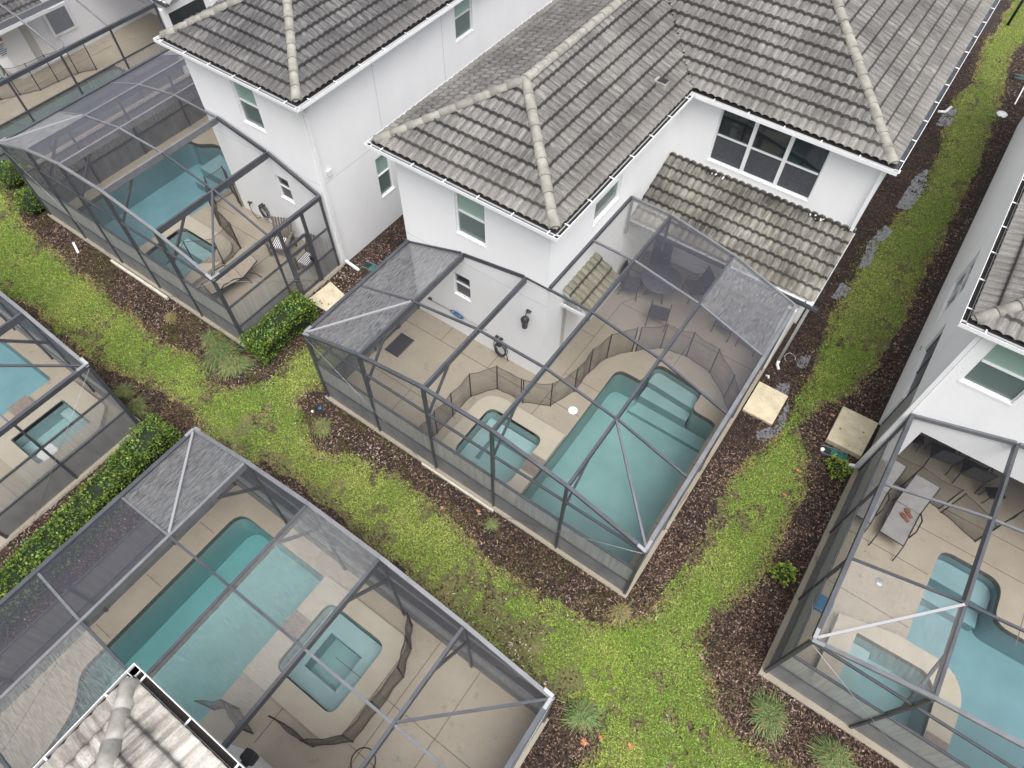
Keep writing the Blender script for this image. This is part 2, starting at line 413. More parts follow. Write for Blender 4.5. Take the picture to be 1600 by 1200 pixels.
def mk_ground():
    m, nt, b = newmat('mulch_ground'); v = coords(nt)
    vo = N(nt, 'TexVoronoi'); vo.inputs['Scale'].default_value = 22; L(nt, v, vo.inputs['Vector'])
    c = ramp(nt, vo.outputs['Distance'], [(0, (.075, .042, .03)), (.5, (.03, .02, .016)), (1, (.01, .008, .007))])
    c2 = ramp(nt, noise(nt, v, .7, 5), [(.3, (.5, .5, .55)), (.55, (1, 1, 1)), (.75, (1.35, 1.2, 1.05))])
    L(nt, mixc(nt, 1, c, c2, 'MULTIPLY'), b.inputs['Base Color']); b.inputs['Roughness'].default_value = .8
    bump(nt, noise(nt, v, 30, 5, .7), b, .9, .03); return m
M['ground'] = mk_ground()
def mk_lawn():
    m, nt, b = newmat('lawn_soil'); v = coords(nt)
    c = ramp(nt, noise(nt, v, 18, 6, .7), [(.32, (.035, .03, .018)), (.5, (.11, .115, .035)), (.7, (.20, .24, .06))])
    y = ramp(nt, noise(nt, v, 1.1, 4), [(.55, (0, 0, 0)), (.72, (1, 1, 1))])
    c = mixc(nt, mth(nt, 'MULTIPLY', y, .5), c, (.24, .21, .08))
    L(nt, c, b.inputs['Base Color']); b.inputs['Roughness'].default_value = .85
    bump(nt, noise(nt, v, 45, 4, .7), b, .9, .02); return m
M['lawn'] = mk_lawn()
def mk_puddle():
    m, nt, b = newmat('puddle_water'); v = coords(nt); b.inputs['Base Color'].default_value = (.115, .115, .128, 1); b.inputs['Roughness'].default_value = .05  # sky reflection put partly into the grey base colour
    b.inputs['Specular IOR Level'].default_value = 1.0; b.inputs['IOR'].default_value = 1.7
    out = nt.nodes['Material Output']; tb = N(nt, 'BsdfTransparent'); mx = N(nt, 'MixShader'); L(nt, ramp(nt, noise(nt, v, 2.6, 8, .7), [(.42, (0, 0, 0)), (.45, (1, 1, 1))]), mx.inputs[0]); L(nt, tb.outputs[0], mx.inputs[1]); L(nt, b.outputs[0], mx.inputs[2]); L(nt, mx.outputs[0], out.inputs['Surface'])
    return m
M['puddle'] = mk_puddle()

# ------------------------------------------------------------------ numpy card meshes
def cards(name, base, u, w, col, mat, label=None, kind='stuff', tri=False, parent=None, off=(0,0,0)):
    """base (n,3) centre of the foot, u (n,3) length vector, w (n,3) half width vector"""
    n = len(base)
    if tri: V = np.stack([base-w, base+w, base+u], 1)
    else: V = np.stack([base-w*.6, base+u*.45-w, base+u, base+u*.45+w], 1)
    k = V.shape[1]; V = (V-np.array(off)).reshape(-1, 3).astype(np.float32)
    me = bpy.data.meshes.new(name); me.vertices.add(n*k); me.vertices.foreach_set('co', V.ravel())
    me.loops.add(n*k); me.loops.foreach_set('vertex_index', np.arange(n*k, dtype=np.int32))
    me.polygons.add(n); me.polygons.foreach_set('loop_start', np.arange(0, n*k, k, dtype=np.int32)); me.polygons.foreach_set('loop_total', np.full(n, k, dtype=np.int32))
    me.update(calc_edges=True)
    at = me.color_attributes.new('col', 'FLOAT_COLOR', 'CORNER')
    cc = np.concatenate([col, np.ones((n, 1))], 1).repeat(k, 0).astype(np.float32); at.data.foreach_set('color', cc.ravel())
    me.materials.append(mat)
    o = bpy.data.objects.new(name, me); C.objects.link(o)
    if parent is not None: o.parent = parent
    elif label: o['label'] = label; o['kind'] = kind
    elif kind: o['kind'] = kind
    return o
def in_poly(P, poly):
    x, y = P[:, 0], P[:, 1]; ins = np.zeros(len(P), bool); n = len(poly)
    for i in range(n):
        x1, y1 = poly[i]; x2, y2 = poly[i-1]
        c = ((y1 > y) != (y2 > y)) & (x < (x2-x1)*(y-y1)/((y2-y1) if y2 != y1 else 1e-9)+x1); ins ^= c
    return ins
def edge_dist(P, poly):
    d = np.full(len(P), 1e9)
    for i in range(len(poly)):
        a = np.array(poly[i-1]); b = np.array(poly[i]); ab = b-a; L2 = (ab**2).sum()+1e-9
        t = np.clip(((P-a)@ab)/L2, 0, 1); q = a+t[:, None]*ab; d = np.minimum(d, np.hypot(*(P-q).T))
    return d
_g = {}
def vnoise(P, cell, seed=0):
    if seed not in _g: _g[seed] = np.random.default_rng(seed+100).random((256, 256))
    G = _g[seed]; q = P/cell; i = np.floor(q).astype(int); f = q-i; f = f*f*(3-2*f)
    def g(a, b): return G[(a) % 256, (b) % 256]
    a, b = i[:, 0], i[:, 1]
    return (g(a, b)*(1-f[:, 0])+g(a+1, b)*f[:, 0])*(1-f[:, 1])+(g(a, b+1)*(1-f[:, 0])+g(a+1, b+1)*f[:, 0])*f[:, 1]
def rand_dir(n, zmin, zmax):
    a = rng.random(n)*2*pi; z = rng.uniform(zmin, zmax, n); r = np.sqrt(1-np.minimum(z**2, 1)); return np.stack([r*np.cos(a), r*np.sin(a), z], 1)
def perp(u):
    r = rand_dir(len(u), -1, 1); w = np.cross(u, r); return w/(np.linalg.norm(w, axis=1)[:, None]+1e-9)

# ================================================================== THE SETTING

LAWN = [(-60, 6.2), (-26.4, 6.0), (-24.76, 5.31), (-22.86, 4.7), (-21.9, 4.66), (-20.43, 4.5), (-18.83, 4.36), (-16.72, 4.25), (-15.23, 4.05), (-14.3, 4.3), (-13.45, 4.25), (-13.07, 3.95), (-12.35, 4.2), (-11.64, 5.04), (-11.76, 5.88), (-11.6, 6.6), (-11.0, 7.2), (-10.35, 7.0), (-10.3, 5.6),
        (-10.6, 5.3), (-10.44, 4.85), (-9.78, 4.5), (-9.02, 4.23), (-7.93, 4.54), (-6.87, 4.84), (-5.13, 4.77), (-3.66, 4.39), (-2.17, 4.41), (-1.16, 4.49), (-.33, 4.82), (.12, 5.22), (.22, 5.65), (.22, 6.28), (.39, 7.27), (.43, 7.89), (.29, 9.27), (.35, 10.13), (.55, 11.14), (.78, 11.72), (.75, 12.55), (.71, 13.97), (.48, 15.73), (.42, 16.68), (.45, 18.31), (.45, 20.77), (.75, 22.84), (1.0, 24.2), (.8, 26.5), (.4, 30.29), (.72, 31.81), (.33, 34.5), (.48, 37), (.4, 60),
        (3.5, 60), (2.6, 40), (1.65, 36.6), (1.55, 34.7), (2.0, 30.6), (2.29, 26.1), (2.28, 22.47), (2.27, 19.29), (2.34, 16.84), (2.11, 14.96), (1.74, 13.64), (1.3, 13.1), (1.15, 12.2), (1.76, 11.44), (2.0, 10.7), (2.04, 9.86), (1.98, 9.19), (2.04, 7.86), (1.86, 6.99), (1.56, 6.24), (1.55, 5.71), (1.82, 5.23), (2.33, 4.64), (2.93, 4.31), (3.34, 4.38), (4.27, 4.53), (30, 4.5), (30, -8), (.2, -8), (.3, 0), (.49, 1.86), (.56, 2.63), (.38, 2.8), (-.44, 2.83), (-1.23, 2.75), (-2.51, 2.84), (-3.66, 2.9), (-5.32, 3.02), (-6.61, 3.05), (-8.83, 3.15), (-9.91, 3.1), (-10.2, 2.75), (-10.8, 2.6), (-11.3, 2.75), (-12.0, 2.7), (-12.7, 2.95), (-13.61, 2.94), (-15.0, 2.73), (-16.27, 2.45), (-17.66, 2.55), (-19.51, 2.69), (-20.71, 2.4), (-30, 2.4), (-60, 2.4)]
def wob(poly, step=.22, amp=.09):
    out = []; r = random.Random(3)
    for i in range(len(poly)):
        a = Vector(poly[i]); b = Vector(poly[(i+1) % len(poly)]); d = (b-a).length; n = max(1, min(60, int(d/step)))
        for k in range(n):
            p = a.lerp(b, k/n); out.append((p.x+r.uniform(-amp, amp), p.y+r.uniform(-amp, amp)))
    return out
LAWNW = wob(LAWN)
g = MB(); g.poly(LAWNW, z=.006); o = g.build('lawn', M['lawn']); o['kind'] = 'structure'
# wet puddles in the side yard
PUD = [[(.28, 14.1), (.55, 14.2), (.5, 14.75), (.25, 14.6), (.18, 14.3)], [(.56, 12.9), (.72, 12.5), (.8, 12.0), (.62, 11.3), (.35, 11.2), (.2, 11.45), (.45, 11.75), (.56, 11.9)], [(.1, 13.25), (.38, 13.5), (.45, 13.1), (.5, 12.95), (.1, 12.98)],
       [(.45, 18.9), (.7, 19.3), (.6, 20.3), (.8, 21.3), (.5, 21.5), (.3, 20.3)], [(.15, 17.2), (.5, 17.4), (.55, 18.0), (.2, 18.1)], [(.5, 22.5), (.95, 22.7), (1.05, 24.2), (.8, 25.3), (.55, 24.6)], [(.3, 28), (.75, 28.3), (.7, 29.6), (.3, 29.2)]]
for i, p in enumerate(PUD):
    g = MB(); g.poly(wob(rpoly(p, .12, 4), .08, .03), z=.03+.0005*i); o = g.build('puddle', M['puddle']); o['kind'] = 'structure'

# ================================================================== POOL DECKS, POOLS, SPAS
ZD = .10
def deck(outline, holes, joints=(), name='pool_deck'):
    mb = MB(); mb.poly(outline, holes, ZD); mb.wall_ring(outline, -.1, ZD, 2)
    z = ZD+.003
    for a, b in joints: mb.bar((a[0], a[1], z-.001), (b[0], b[1], z-.001), .018, .006, 1)
    o = mb.build(name, [M['deck'], M['joint'], M['kerb']]); o['kind'] = 'structure'; return o
def kerb_for(o): pass

def pool(label, outline, steps=(), band=True, depth=1.0, water='water', top=ZD, cat='swimming pool', name='swimming_pool', raised=0, coping=None, spill=None, wl=.085, plaster=None, bench=(), group='swimming pools in the screened yards', notch=None):
    cx = sum(p[0] for p in outline)/len(outline); cy = sum(p[1] for p in outline)/len(outline)
    t = thing(name, label, cat, (cx, cy, top-depth), group=group)
    zt = top+raised; zw = zt-wl; zb = zw-depth
    plaster = plaster or {'water': 'plaster', 'waterB': 'plasterB', 'waterD': 'plasterD'}[water]
    b = MB(); b.wall_ring(outline, zb, zt-.17, 0, True); b.wall_ring(outline, zt-.17, zt-.03 if coping else zt, 1, True); b.poly(outline, z=zb); b.build('basin', [M[plaster], M['tileband'] if band else M[plaster]], t)
    for s in steps:
        poly, d = s[0], s[1]; m = MB(); m.prism(poly, zb+.002, zw-d); e = m.build('step', M[plaster], t)
        ed = MB(); pp = list(poly)
    w = MB(); wp = offset_poly(outline, .012); w.prism(wp, zb-.02, zw); w.build('water', M[water], t)
    if coping:
        c = MB(); c.prism(coping, top+.002, zt, [outline]); c.build('coping', M['coping'], t, bevel=.015)
    if spill:
        x0, x1, y0, y1 = spill; s_ = MB(); s_.box(x0, x1, y0, y1, top-.12, zt-.085); s_.build('spillway', M['spill'], t)
    return t

# ---- house C yard (world coordinates of this yard are the ones every other yard is mirrored or shifted from)
CP = rpoly([(-3.86, 5.95), (-.74, 5.95), (-.74, 10.98), (-1.5, 11.0), (-1.5, 11.72), (-3.0, 11.86), (-3.12, 11.02), (-3.86, 11.02)], [.05, .3, .18, .18, .25, .3, .05, .32])
CS = rpoly([(-6.02, 6.1), (-4.28, 6.1), (-4.28, 7.8), (-6.02, 7.8)], .26)
CSC = rpoly([(-6.42, 5.78), (-3.87, 5.78), (-3.87, 8.22), (-6.42, 8.22)], [.05, .02, .02, .7], 8)
COUT = [(-9.99, 5.46), (-.40, 5.46), (-.40, 15.65), (-5.45, 15.65), (-5.45, 9.47), (-9.99, 9.47)]
deck(COUT, [CP, offset_poly(CS, -.0)], [((-9.9, 8.85), (-5.4, 8.85)), ((-8.6, 8.85), (-8.6, 9.45)), ((-6.9, 8.85), (-6.9, 9.45)), ((-5.0, 8.3), (-5.0, 13.2)), ((-5.0, 13.2), (-.45, 13.2)), ((-9.9, 7.0), (-6.6, 7.0)), ((-8.2, 5.5), (-8.2, 7.0)), ((-3.86, 10.0), (-5.0, 10.0)), ((-3.9, 9.0), (-5.0, 9.0)), ((-2.6, 11.86), (-2.6, 13.2)), ((-.74, 9.5), (-.4, 9.5)), ((-.74, 7.5), (-.4, 7.5)), ((-5.45, 11.6), (-5.0, 11.6)), ((-5.0, 13.2), (-4.2, 14.6))])
pool('teal swimming pool with corner steps inside the central screen enclosure', CP, [(rpoly([(-2.98, 11.35), (-1.52, 11.25), (-1.52, 11.7), (-2.98, 11.84)], [0, 0, .2, .25]), .25), ([(-3.0, 10.95), (-1.52, 10.95), (-1.52, 11.25), (-2.98, 11.35)], .5), ([(-3.1, 10.55), (-.76, 10.55), (-.76, 10.95), (-3.0, 10.95)], .85)], notch=1)
pool('small square spa raised beside the teal pool in the central enclosure', CS, [([(-5.98, 7.4), (-4.3, 7.4), (-4.3, 7.76), (-5.98, 7.76)], .42), ([(-6.0, 6.12), (-5.6, 6.12), (-5.6, 7.4), (-6.0, 7.4)], .42), ([(-5.6, 6.12), (-4.3, 6.12), (-4.3, 6.5), (-5.6, 6.5)], .42)], depth=.8, raised=.14, coping=CSC, spill=None, plaster='plasterS', cat='spa', name='spa', group='spas beside the pools')
s_ = MB(); s_.box(-4.27, -3.86, 6.72, 7.28, ZD-.1, ZD+.15); o = s_.build('spillway', M['spill']); tag(o, 'brown slate spillway between the central spa and its pool', 'spillway')
o = MB().lathe([(.02, .012), (.12, .012), (.13, .004)], (-4.15, 9.07, ZD)).build('skimmer_lid', M['white']); tag(o, 'round white skimmer lid in the deck beside the central pool', 'skimmer lid')
s_ = MB(); s_.box(-9.72, -9.22, 7.64, 8.4, ZD+.003, ZD+.018); d = thing('door_mat', 'dark grey door mat inside the screen door of the central enclosure', 'door mat', (-9.47, 8.02, ZD)); s_.build('mat', M['darkfab'], d)
s_ = MB()
for k in range(7): s_.box(-9.66+k*.06, -9.63+k*.06, 7.7, 8.34, ZD+.018, ZD+.024)
s_.box(-9.7, -9.24, 7.66, 7.69, ZD+.018, ZD+.026); s_.box(-9.7, -9.24, 8.35, 8.38, ZD+.018, ZD+.026)
s_.build('rib_pattern', M['black'], d)

# ---- house L yard
LP = rpoly([(-22.0, 5.75), (-18.66, 5.75), (-18.66, 10.3), (-19.5, 10.9), (-20.9, 11.2), (-21.5, 10.7), (-22.0, 10.8)], [.1, .1, .4, .3, .3, .3, .3])
LS = rpoly([(-18.35, 5.95), (-16.55, 5.95), (-16.55, 7.55), (-18.35, 7.55)], .28)
LSC = rpoly([(-18.67, 5.65), (-16.1, 5.65), (-16.1, 8.0), (-18.67, 8.0)], [.02, .3, .75, .02], 8)
setT(TFM(1, 1, 0, 0))
LOUT = [(-22.59, 5.36), (-13.01, 5.36), (-13.01, 9.45), (-17.55, 9.45), (-17.55, 15.55), (-22.55, 15.55)]
deck(LOUT, [LP, LS], [((-17.5, 8.6), (-13, 8.6)), ((-15.2, 5.4), (-15.2, 9.4)), ((-18.6, 9.0), (-17.5, 9.0)), ((-14.2, 7.0), (-13.0, 7.0))])
pool('bright blue swimming pool in the enclosure of the left house', LP, [([(-20.9, 10.2), (-19.2, 10.2), (-19.5, 10.86), (-20.9, 11.15)], .35), ([(-20.9, 9.8), (-18.9, 9.8), (-18.9, 10.2), (-20.9, 10.2)], .7)], water='waterB')
pool('spa with rounded corners beside the bright blue pool of the left house', LS, [([(-18.3, 7.1), (-16.6, 7.1), (-16.6, 7.5), (-18.3, 7.5)], .4), ([(-16.95, 5.98), (-16.58, 5.98), (-16.58, 7.1), (-16.95, 7.1)], .4)], depth=.8, raised=.14, coping=LSC, plaster='plasterS', cat='spa', name='spa', water='waterB', group='spas beside the pools')
# ---- lower left yard (BL)
BP = rpoly([(-9.32, -4.2), (-6.42, -4.2), (-6.42, 1.76), (-9.32, 1.76), (-9.32, -2.75), (-8.75, -3.15), (-8.75, -4.2)][::-1], [0, 0, .35, .38, .1, 0, 0])
BP = rpoly([(-8.55, -5.0), (-6.42, -5.0), (-6.42, 1.76), (-9.32, 1.76), (-9.32, -2.85), (-8.8, -3.3), (-8.55, -4.2)], [0, 0, .1, .38, .25, .35, .3])
BS = rpoly([(-5.93, -.32), (-4.22, -.32), (-4.22, 1.42), (-5.93, 1.42)], .24)
BSC = rpoly([(-6.41, -.78), (-3.8, -.78), (-3.8, 1.82), (-6.41, 1.82)], [.02, .5, .35, .02], 6)
BOUT = [(-10.04, -7.9), (-.46, -7.9), (-.46, 2.29), (-10.04, 2.29)]
deck(BOUT, [BP, BS], [((-3.3, 2.2), (-3.3, -1.6)), ((-.5, .6), (-5.0, .6)), ((-2.2, 2.2), (-2.2, -1.6)), ((-3.6, -.5), (-1, -.5)), ((-5.2, -.8), (-5.2, -1.6)), ((-9.4, 1.0), (-9.9, 1.0)), ((-9.4, -.6), (-9.9, -.6)), ((-9.4, -2.0), (-9.9, -2.0)), ((-9.9, -3.0), (-9.3, -4.6)), ((-9.3, -4.6), (-9.2, -6))])
pool('long dark teal lap pool in the lower left enclosure', BP, [], depth=1.15, water='waterD')
pool('square spa with mosaic lined benches beside the lower left lap pool', BS, [([(-5.9, .95), (-4.25, .95), (-4.25, 1.39), (-5.9, 1.39)], .36), ([(-4.62, -.29), (-4.25, -.29), (-4.25, .95), (-4.62, .95)], .36), ([(-5.9, -.29), (-4.62, -.29), (-4.62, .08), (-5.9, .08)], .36), ([(-5.9, .08), (-5.55, .08), (-5.55, .95), (-5.9, .95)], .36)], depth=.9, raised=.1, coping=BSC, plaster='plasterS', cat='spa', name='spa', water='waterB', group='spas beside the pools')
s_ = MB(); s_.box(-6.42, -5.94, .3, .84, ZD-.1, ZD+.11); o = s_.build('spillway', M['spill']); tag(o, 'slate spillway between the lower left spa and its lap pool', 'spillway')
# ---- far left yard (FL)
FP = rpoly([(-22.0, -3.2), (-16.62, -3.2), (-16.62, 1.45), (-22.0, 1.45)], .1)
FS = rpoly([(-15.62, -.35), (-14.38, -.35), (-14.38, 1.2), (-15.62, 1.2)], .05)
FSC = rpoly([(-16.1, -.8), (-14.02, -.8), (-14.02, 1.2), (-14.5, 1.75), (-16.1, 1.75)], [.02, .1, .1, .1, .3])
FOUT = [(-22.9, -8), (-13.3, -8), (-13.3, 2.02), (-22.9, 2.02)]
deck(FOUT, [FP, FS], [((-14, -1.2), (-16.6, -1.2))])
pool('light blue pool half cut off by the left edge of the photo', FP, [], depth=.95, water='waterB')
pool('pale blue square spa with a small cover float in the far left enclosure', FS, [([(-15.6, .9), (-14.4, .9), (-14.4, 1.18), (-15.6, 1.18)], .26), ([(-14.75, -.3), (-14.4, -.3), (-14.4, .9), (-14.75, .9)], .36), ([(-15.6, -.33), (-14.75, -.33), (-14.75, 0), (-15.6, 0)], .36)], band=False, depth=.5, raised=.16, coping=FSC, plaster='plasterS', cat='spa', name='spa', water='waterB', group='spas beside the pools')
s_ = MB(); s_.box(-16.6, -15.63, .15, .7, ZD-.1, ZD+.12); o = s_.build('spillway', M['spill']); tag(o, 'slate spillway joining the far left spa and the light blue pool', 'spillway')
s_ = MB(); s_.prism(rpoly([(-14.62, -.25), (-14.28, -.2), (-14.3, .22), (-14.68, .2)], .08), ZD+.17, ZD+.21); o = s_.build('skimmer_lid', M['white'], bevel=.01); tag(o, 'small white square lid on the rim of the far left spa', 'skimmer lid')
# ---- right yard (R)
RP = rpoly([(5.22, 6.6), (6.6, 6.6), (6.6, 5.9), (12.2, 5.9), (12.2, 8.0), (7.6, 9.2), (6.75, 9.75), (6.72, 10.95), (5.3, 10.95), (5.22, 8.35)], [0, .1, 0, .1, .3, .8, .35, .4, .3, .05])
RP = rpoly([(5.22, 8.0), (6.55, 8.0), (6.62, 7.2), (6.62, 5.95), (12.2, 5.95), (12.2, 9.95), (6.76, 9.84), (6.74, 10.95), (5.28, 10.95)], [.05, .3, .1, .05, .1, .3, .38, .4, .3])
RS = rpoly([(4.22, 6.0), (6.08, 6.0), (6.05, 7.6), (5.7, 7.78), (4.22, 7.72)], [.05, .05, .4, .1, .05])
RSC = rpoly([(3.75, 5.95), (6.55, 5.95), (6.55, 7.85), (6.1, 8.2), (5.0, 8.2), (3.75, 7.9)], [.02, .02, .45, .3, .1, .02], 8)
ROUT = [(2.80, 5.72), (12.45, 5.72), (12.45, 15.8), (2.95, 15.8), (2.95, 11.9), (2.80, 11.9)]
deck(ROUT, [RP, RS], [((2.9, 8.6), (5.2, 8.6)), ((5.0, 12.05), (9, 12.05)), ((6.1, 10.95), (6.1, 12.05)), ((4.0, 11.2), (9, 11.2)), ((7.3, 9.6), (7.3, 11.2)), ((2.9, 10.1), (5.2, 10.1))])
pool('light turquoise pool with a curved step bay in the right hand enclosure', RP, [(rpoly([(5.3, 10.3), (6.72, 10.3), (6.72, 10.92), (5.3, 10.92)], [0, 0, .35, .28]), .3), ([(5.26, 9.9), (6.74, 9.9), (6.72, 10.3), (5.3, 10.3)], .65)], water='waterB', depth=.95)
pool('shallow spa behind a curved beige wall in the right hand enclosure', RS, [([(4.25, 6.05), (4.75, 6.05), (4.75, 7.7), (4.25, 7.7)], .42)], depth=.85, raised=.2, coping=RSC, plaster='plasterS', cat='spa', name='spa', water='waterB', group='spas beside the pools')
s_ = MB(); s_.box(6.09, 6.54, 5.98, 6.62, ZD, ZD+.215); o = s_.build('spillway', M['spill']); tag(o, 'brown mosaic spillway over the wall of the right hand spa', 'spillway')
o = MB().lathe([(0, .01), (.09, .01), (.1, .003)], (4.31, 9.26, ZD)).build('deck_drain', M['steel']); tag(o, 'round grey drain cover in the beige deck of the right hand enclosure', 'drain cover')
o = MB().lathe([(0, .01), (.05, .01), (.11, .008), (.12, .003)], (7.3, 6.2, ZD-1.02)).build('pool_drain', M['darkmetal']); tag(o, 'dark round drain on the floor of the right hand pool', 'drain cover')
# ---- top left yard (TL)
TLP = rpoly([(-28.2, 5.8), (-25.6, 5.8), (-25.6, 12.2), (-28.2, 12.2)], .3)
TLO = [(-35, 5.42), (-25.2, 5.42), (-25.2, 15.7), (-30.2, 15.7), (-30.2, 9.4), (-35, 9.4)]
deck(TLO, [TLP], [((-29.4, 8), (-29.4, 13))])
pool('narrow green pool seen through the enclosure in the upper left corner', TLP, [], depth=.95)

g = MB(); g.poly([(-110, -60), (80, -60), (80, 130), (-110, 130)], [offset_poly(p, .03) for p in (CP, CS, LP, LS, BP, BS, FP, FS, RP, RS, TLP)], z=0); go = g.build('ground', M['ground']); go['kind'] = 'structure'

# ================================================================== SCREEN ENCLOSURES
XS = [-9.95, -8.02, -6.1, -4.27, -2.4, -.45]; ZS = [2.85, 3.5, 3.85, 3.85, 3.5, 2.85]
def zprof(x):
    for i in range(5):
        if XS[i]-1e-6 <= x <= XS[i+1]+1e-6: t = (x-XS[i])/(XS[i+1]-XS[i]); return ZS[i]*(1-t)+ZS[i+1]*t
    return 2.85
def cage(label, tf, shape, mats, door=None, group='dark aluminium screen enclosures over the pools', wallmats=None, side_rails=True, left_y=9.45, near=True, skip_front=False):
    """shape 'L': cols 0-1 stop at the house front, cols 2-4 run on beside the wing. local frame = yard of house C"""
    setT(tf); t = thing('screen_enclosure', label, 'screen enclosure', (-5.2, 5.5, ZD), group=group)
    F = M['frame']; rows = [5.5, 7.5, 9.45, 11.45, 13.4] if shape == 'L' else [5.5, 7.5, 9.5, 11.57]
    if shape == 'F4': rows = [5.5, 7.5, 9.5, 11.57]
    y0 = 5.5; wet = lambda k: M[mats.get(k, mats.get('d', 'scr'))]
    bright = (lambda i, r: (i >= 2 and r >= 3)) if 'central' in label else (lambda i, r: i >= 2) if 'left screen enclosure reaching' in label else (lambda i, r: i >= 4) if 'lower left' in label else (lambda i, r: 'right hand' in label and r > 1 or 'upper left' in label)
    # front posts
    for i, x in enumerate(XS):
        m = MB(); m.box(x-.026, x+.026, y0, y0+.10, ZD, ZS[i]-.05) if 0 < i < 5 else m.box(x-.0 if i == 0 else x-.07, x+.07 if i == 0 else x, y0, y0+.09, ZD, ZS[i]-.04)
        m.build('post', F, t)
    for i in range(5):
        m = MB(); m.bar((XS[i], y0+.05, ZS[i]), (XS[i+1], y0+.05, ZS[i+1]), .08, .07, ext=.01); m.build('front_beam', M['framesheen'] if 'central' not in label else F, t)
        for z in (.88, 1.7, 2.78):
            m = MB(); a = XS[i]+.036; b = XS[i+1]-.036; m.box(a, b, y0+.02, y0+.07, z-.024, z+.026); m.build('rail', F, t)
        for (za, zb, mt) in ((ZD, .86, 'privlow'), (.90, 1.68, 'privacy')):
            m = MB(); m.face([(XS[i]+.03, y0+.045, za), (XS[i+1]-.03, y0+.045, za), (XS[i+1]-.03, y0+.045, zb), (XS[i]+.03, y0+.045, zb)]); m.build('screen_panel', M[mt], t)
        m = MB(); m.face([(XS[i]+.03, y0+.045, 1.72), (XS[i+1]-.03, y0+.045, 1.72), (XS[i+1]-.03, y0+.045, ZS[i+1]-.03), (XS[i]+.03, y0+.045, ZS[i]-.03)]); m.build('screen_panel', M['scrwall'], t)
    # side walls
    for side, x in ((0, XS[0]), (1, XS[5])):
        yend = (rows[2] if side == 0 else rows[-1]) if shape == 'L' else rows[-1]
        ys = [y for y in rows if y <= yend+.01]
        xm = x+(.045 if side == 0 else -.045)
        m = MB(); m.bar((xm, ys[0], 2.85), (xm, ys[-1], 2.85), .09, .13); m.build('eave_beam', M['framesheen'] if side == 1 and 'central' in label else F, t)
        dy = door if side == 0 else None
        ys2 = list(ys)
        for y in ys[1:]:
            m = MB(); m.box(xm-.03, xm+.03, y-.06, y-.0, ZD, 2.79); m.build('post', F, t)
        for a, b in zip(ys[:-1], ys[1:]):
            segs = [(a+.09 if a == ys[0] else a, b-.06)]
            if dy and a <= dy[0] < b:
                segs = [(a, dy[0]-.05), (dy[1]+.05, b-.06)]
            for sa, sb in segs:
                if sb-sa < .1: continue
                for z in (.88, 1.7):
                    m = MB(); m.box(xm-.022, xm+.022, sa, sb, z-.022, z+.022); m.build('rail', F, t)
                for (za, zb, mt) in ((ZD, .858, 'privlow'), (.902, 1.678, 'privacy'), (1.722, 2.79, 'scrwall')):
                    m = MB(); m.face([(xm, sa, za), (xm, sb, za), (xm, sb, zb), (xm, sa, zb)]); m.build('screen_panel', M[mt], t)
            if dy and a <= dy[0] < b:
                d = MB()
                for yy in (dy[0], dy[1]): d.box(xm-.03, xm+.03, yy-.045, yy+.045, ZD, 2.79)
                d.build('door_jamb', F, t)
                d = MB(); ya, yb = dy[0]+.05, dy[1]-.05
                for yy in (ya+.03, yb-.03): d.box(xm-.018, xm+.018, yy-.035, yy+.035, ZD+.02, 2.1)
                for zz in (ZD+.09, .95, 1.72, 2.08): d.box(xm-.0175, xm+.0175, ya+.065, yb-.065, zz-.05, zz+.05)
                d = d.build('screen_door', F, t)
                h = MB(); h.box(xm-.06, xm+.06, yb-.1, yb-.06, 1.05, 1.2); h.build('handle', M['black'], d)
                h = MB(); h.face([(xm, ya+.06, ZD+.14), (xm, yb-.06, ZD+.14), (xm, yb-.06, .9), (xm, ya+.06, .9)]); h.build('kick_panel', M['privacy'], d)
                h = MB(); h.face([(xm, ya+.06, 1.0), (xm, yb-.06, 1.0), (xm, yb-.06, 2.04), (xm, ya+.06, 2.04)]); h.build('door_screen', M['scrwall'], d)
    # rafters running to the house, purlins across, roof screens
    for i in range(1, 5):
        x = XS[i]; yend = rows[2] if (shape == 'L' and i < 3) else rows[-1]
        m = MB(); m.box(x-.03, x+.03, y0+.1, yend, ZS[i]-.17, ZS[i]+.02); m.build('rafter', M['framesheen'] if bright(i, 0) else F, t)
        m = MB(); m.bar((x, y0+.09, ZS[i]-1.15), (x, y0+.95, ZS[i]-.14), .045, .07); m.build('knee_brace', F, t)
    for r, y in enumerate(rows[1:], 1):
        for i in range(5):
            if shape == 'L' and r > 2 and i < 2: continue
            xa, xb = XS[i], XS[i+1]
            if shape == 'L' and r >= 2 and i == 2 and r > 2: xa = -5.44
            za, zb = zprof(xa), zprof(xb)
            last = (r == len(rows)-1) or (shape == 'L' and r == 2 and i < 2)
            m = MB(); m.bar((xa+(.03 if xa in XS[1:5] else .09 if xa == XS[0] else 0), y, za), (xb-(.03 if i < 4 else .09), y, zb), .05 if not last else .06, .05 if not last else .11); m.build('purlin', M['framesheen'] if bright(i, r) else F, t)
    if shape == 'L':
        m = MB(); m.bar((-5.44, 9.5, zprof(-5.44)), (-5.44, 13.4, zprof(-5.44)), .06, .11); m.build('wall_header', F, t)
        for x in (-5.4, -4.27, -2.4, -.5):
            zr = 2.62; m = MB(); m.box(x-.03, x+.03, 13.37, 13.43, zr, zprof(x)-.06); m.build('post', F, t)
        for i in (2, 3, 4):
            xa = max(XS[i], -5.4); m = MB(); m.face([(xa+.03, 13.4, 2.66), (XS[i+1]-.03, 13.4, 2.66), (XS[i+1]-.03, 13.4, zprof(XS[i+1])-.06), (xa+.03, 13.4, zprof(xa)-.06)]); m.build('screen_panel', M['scrwall'], t)
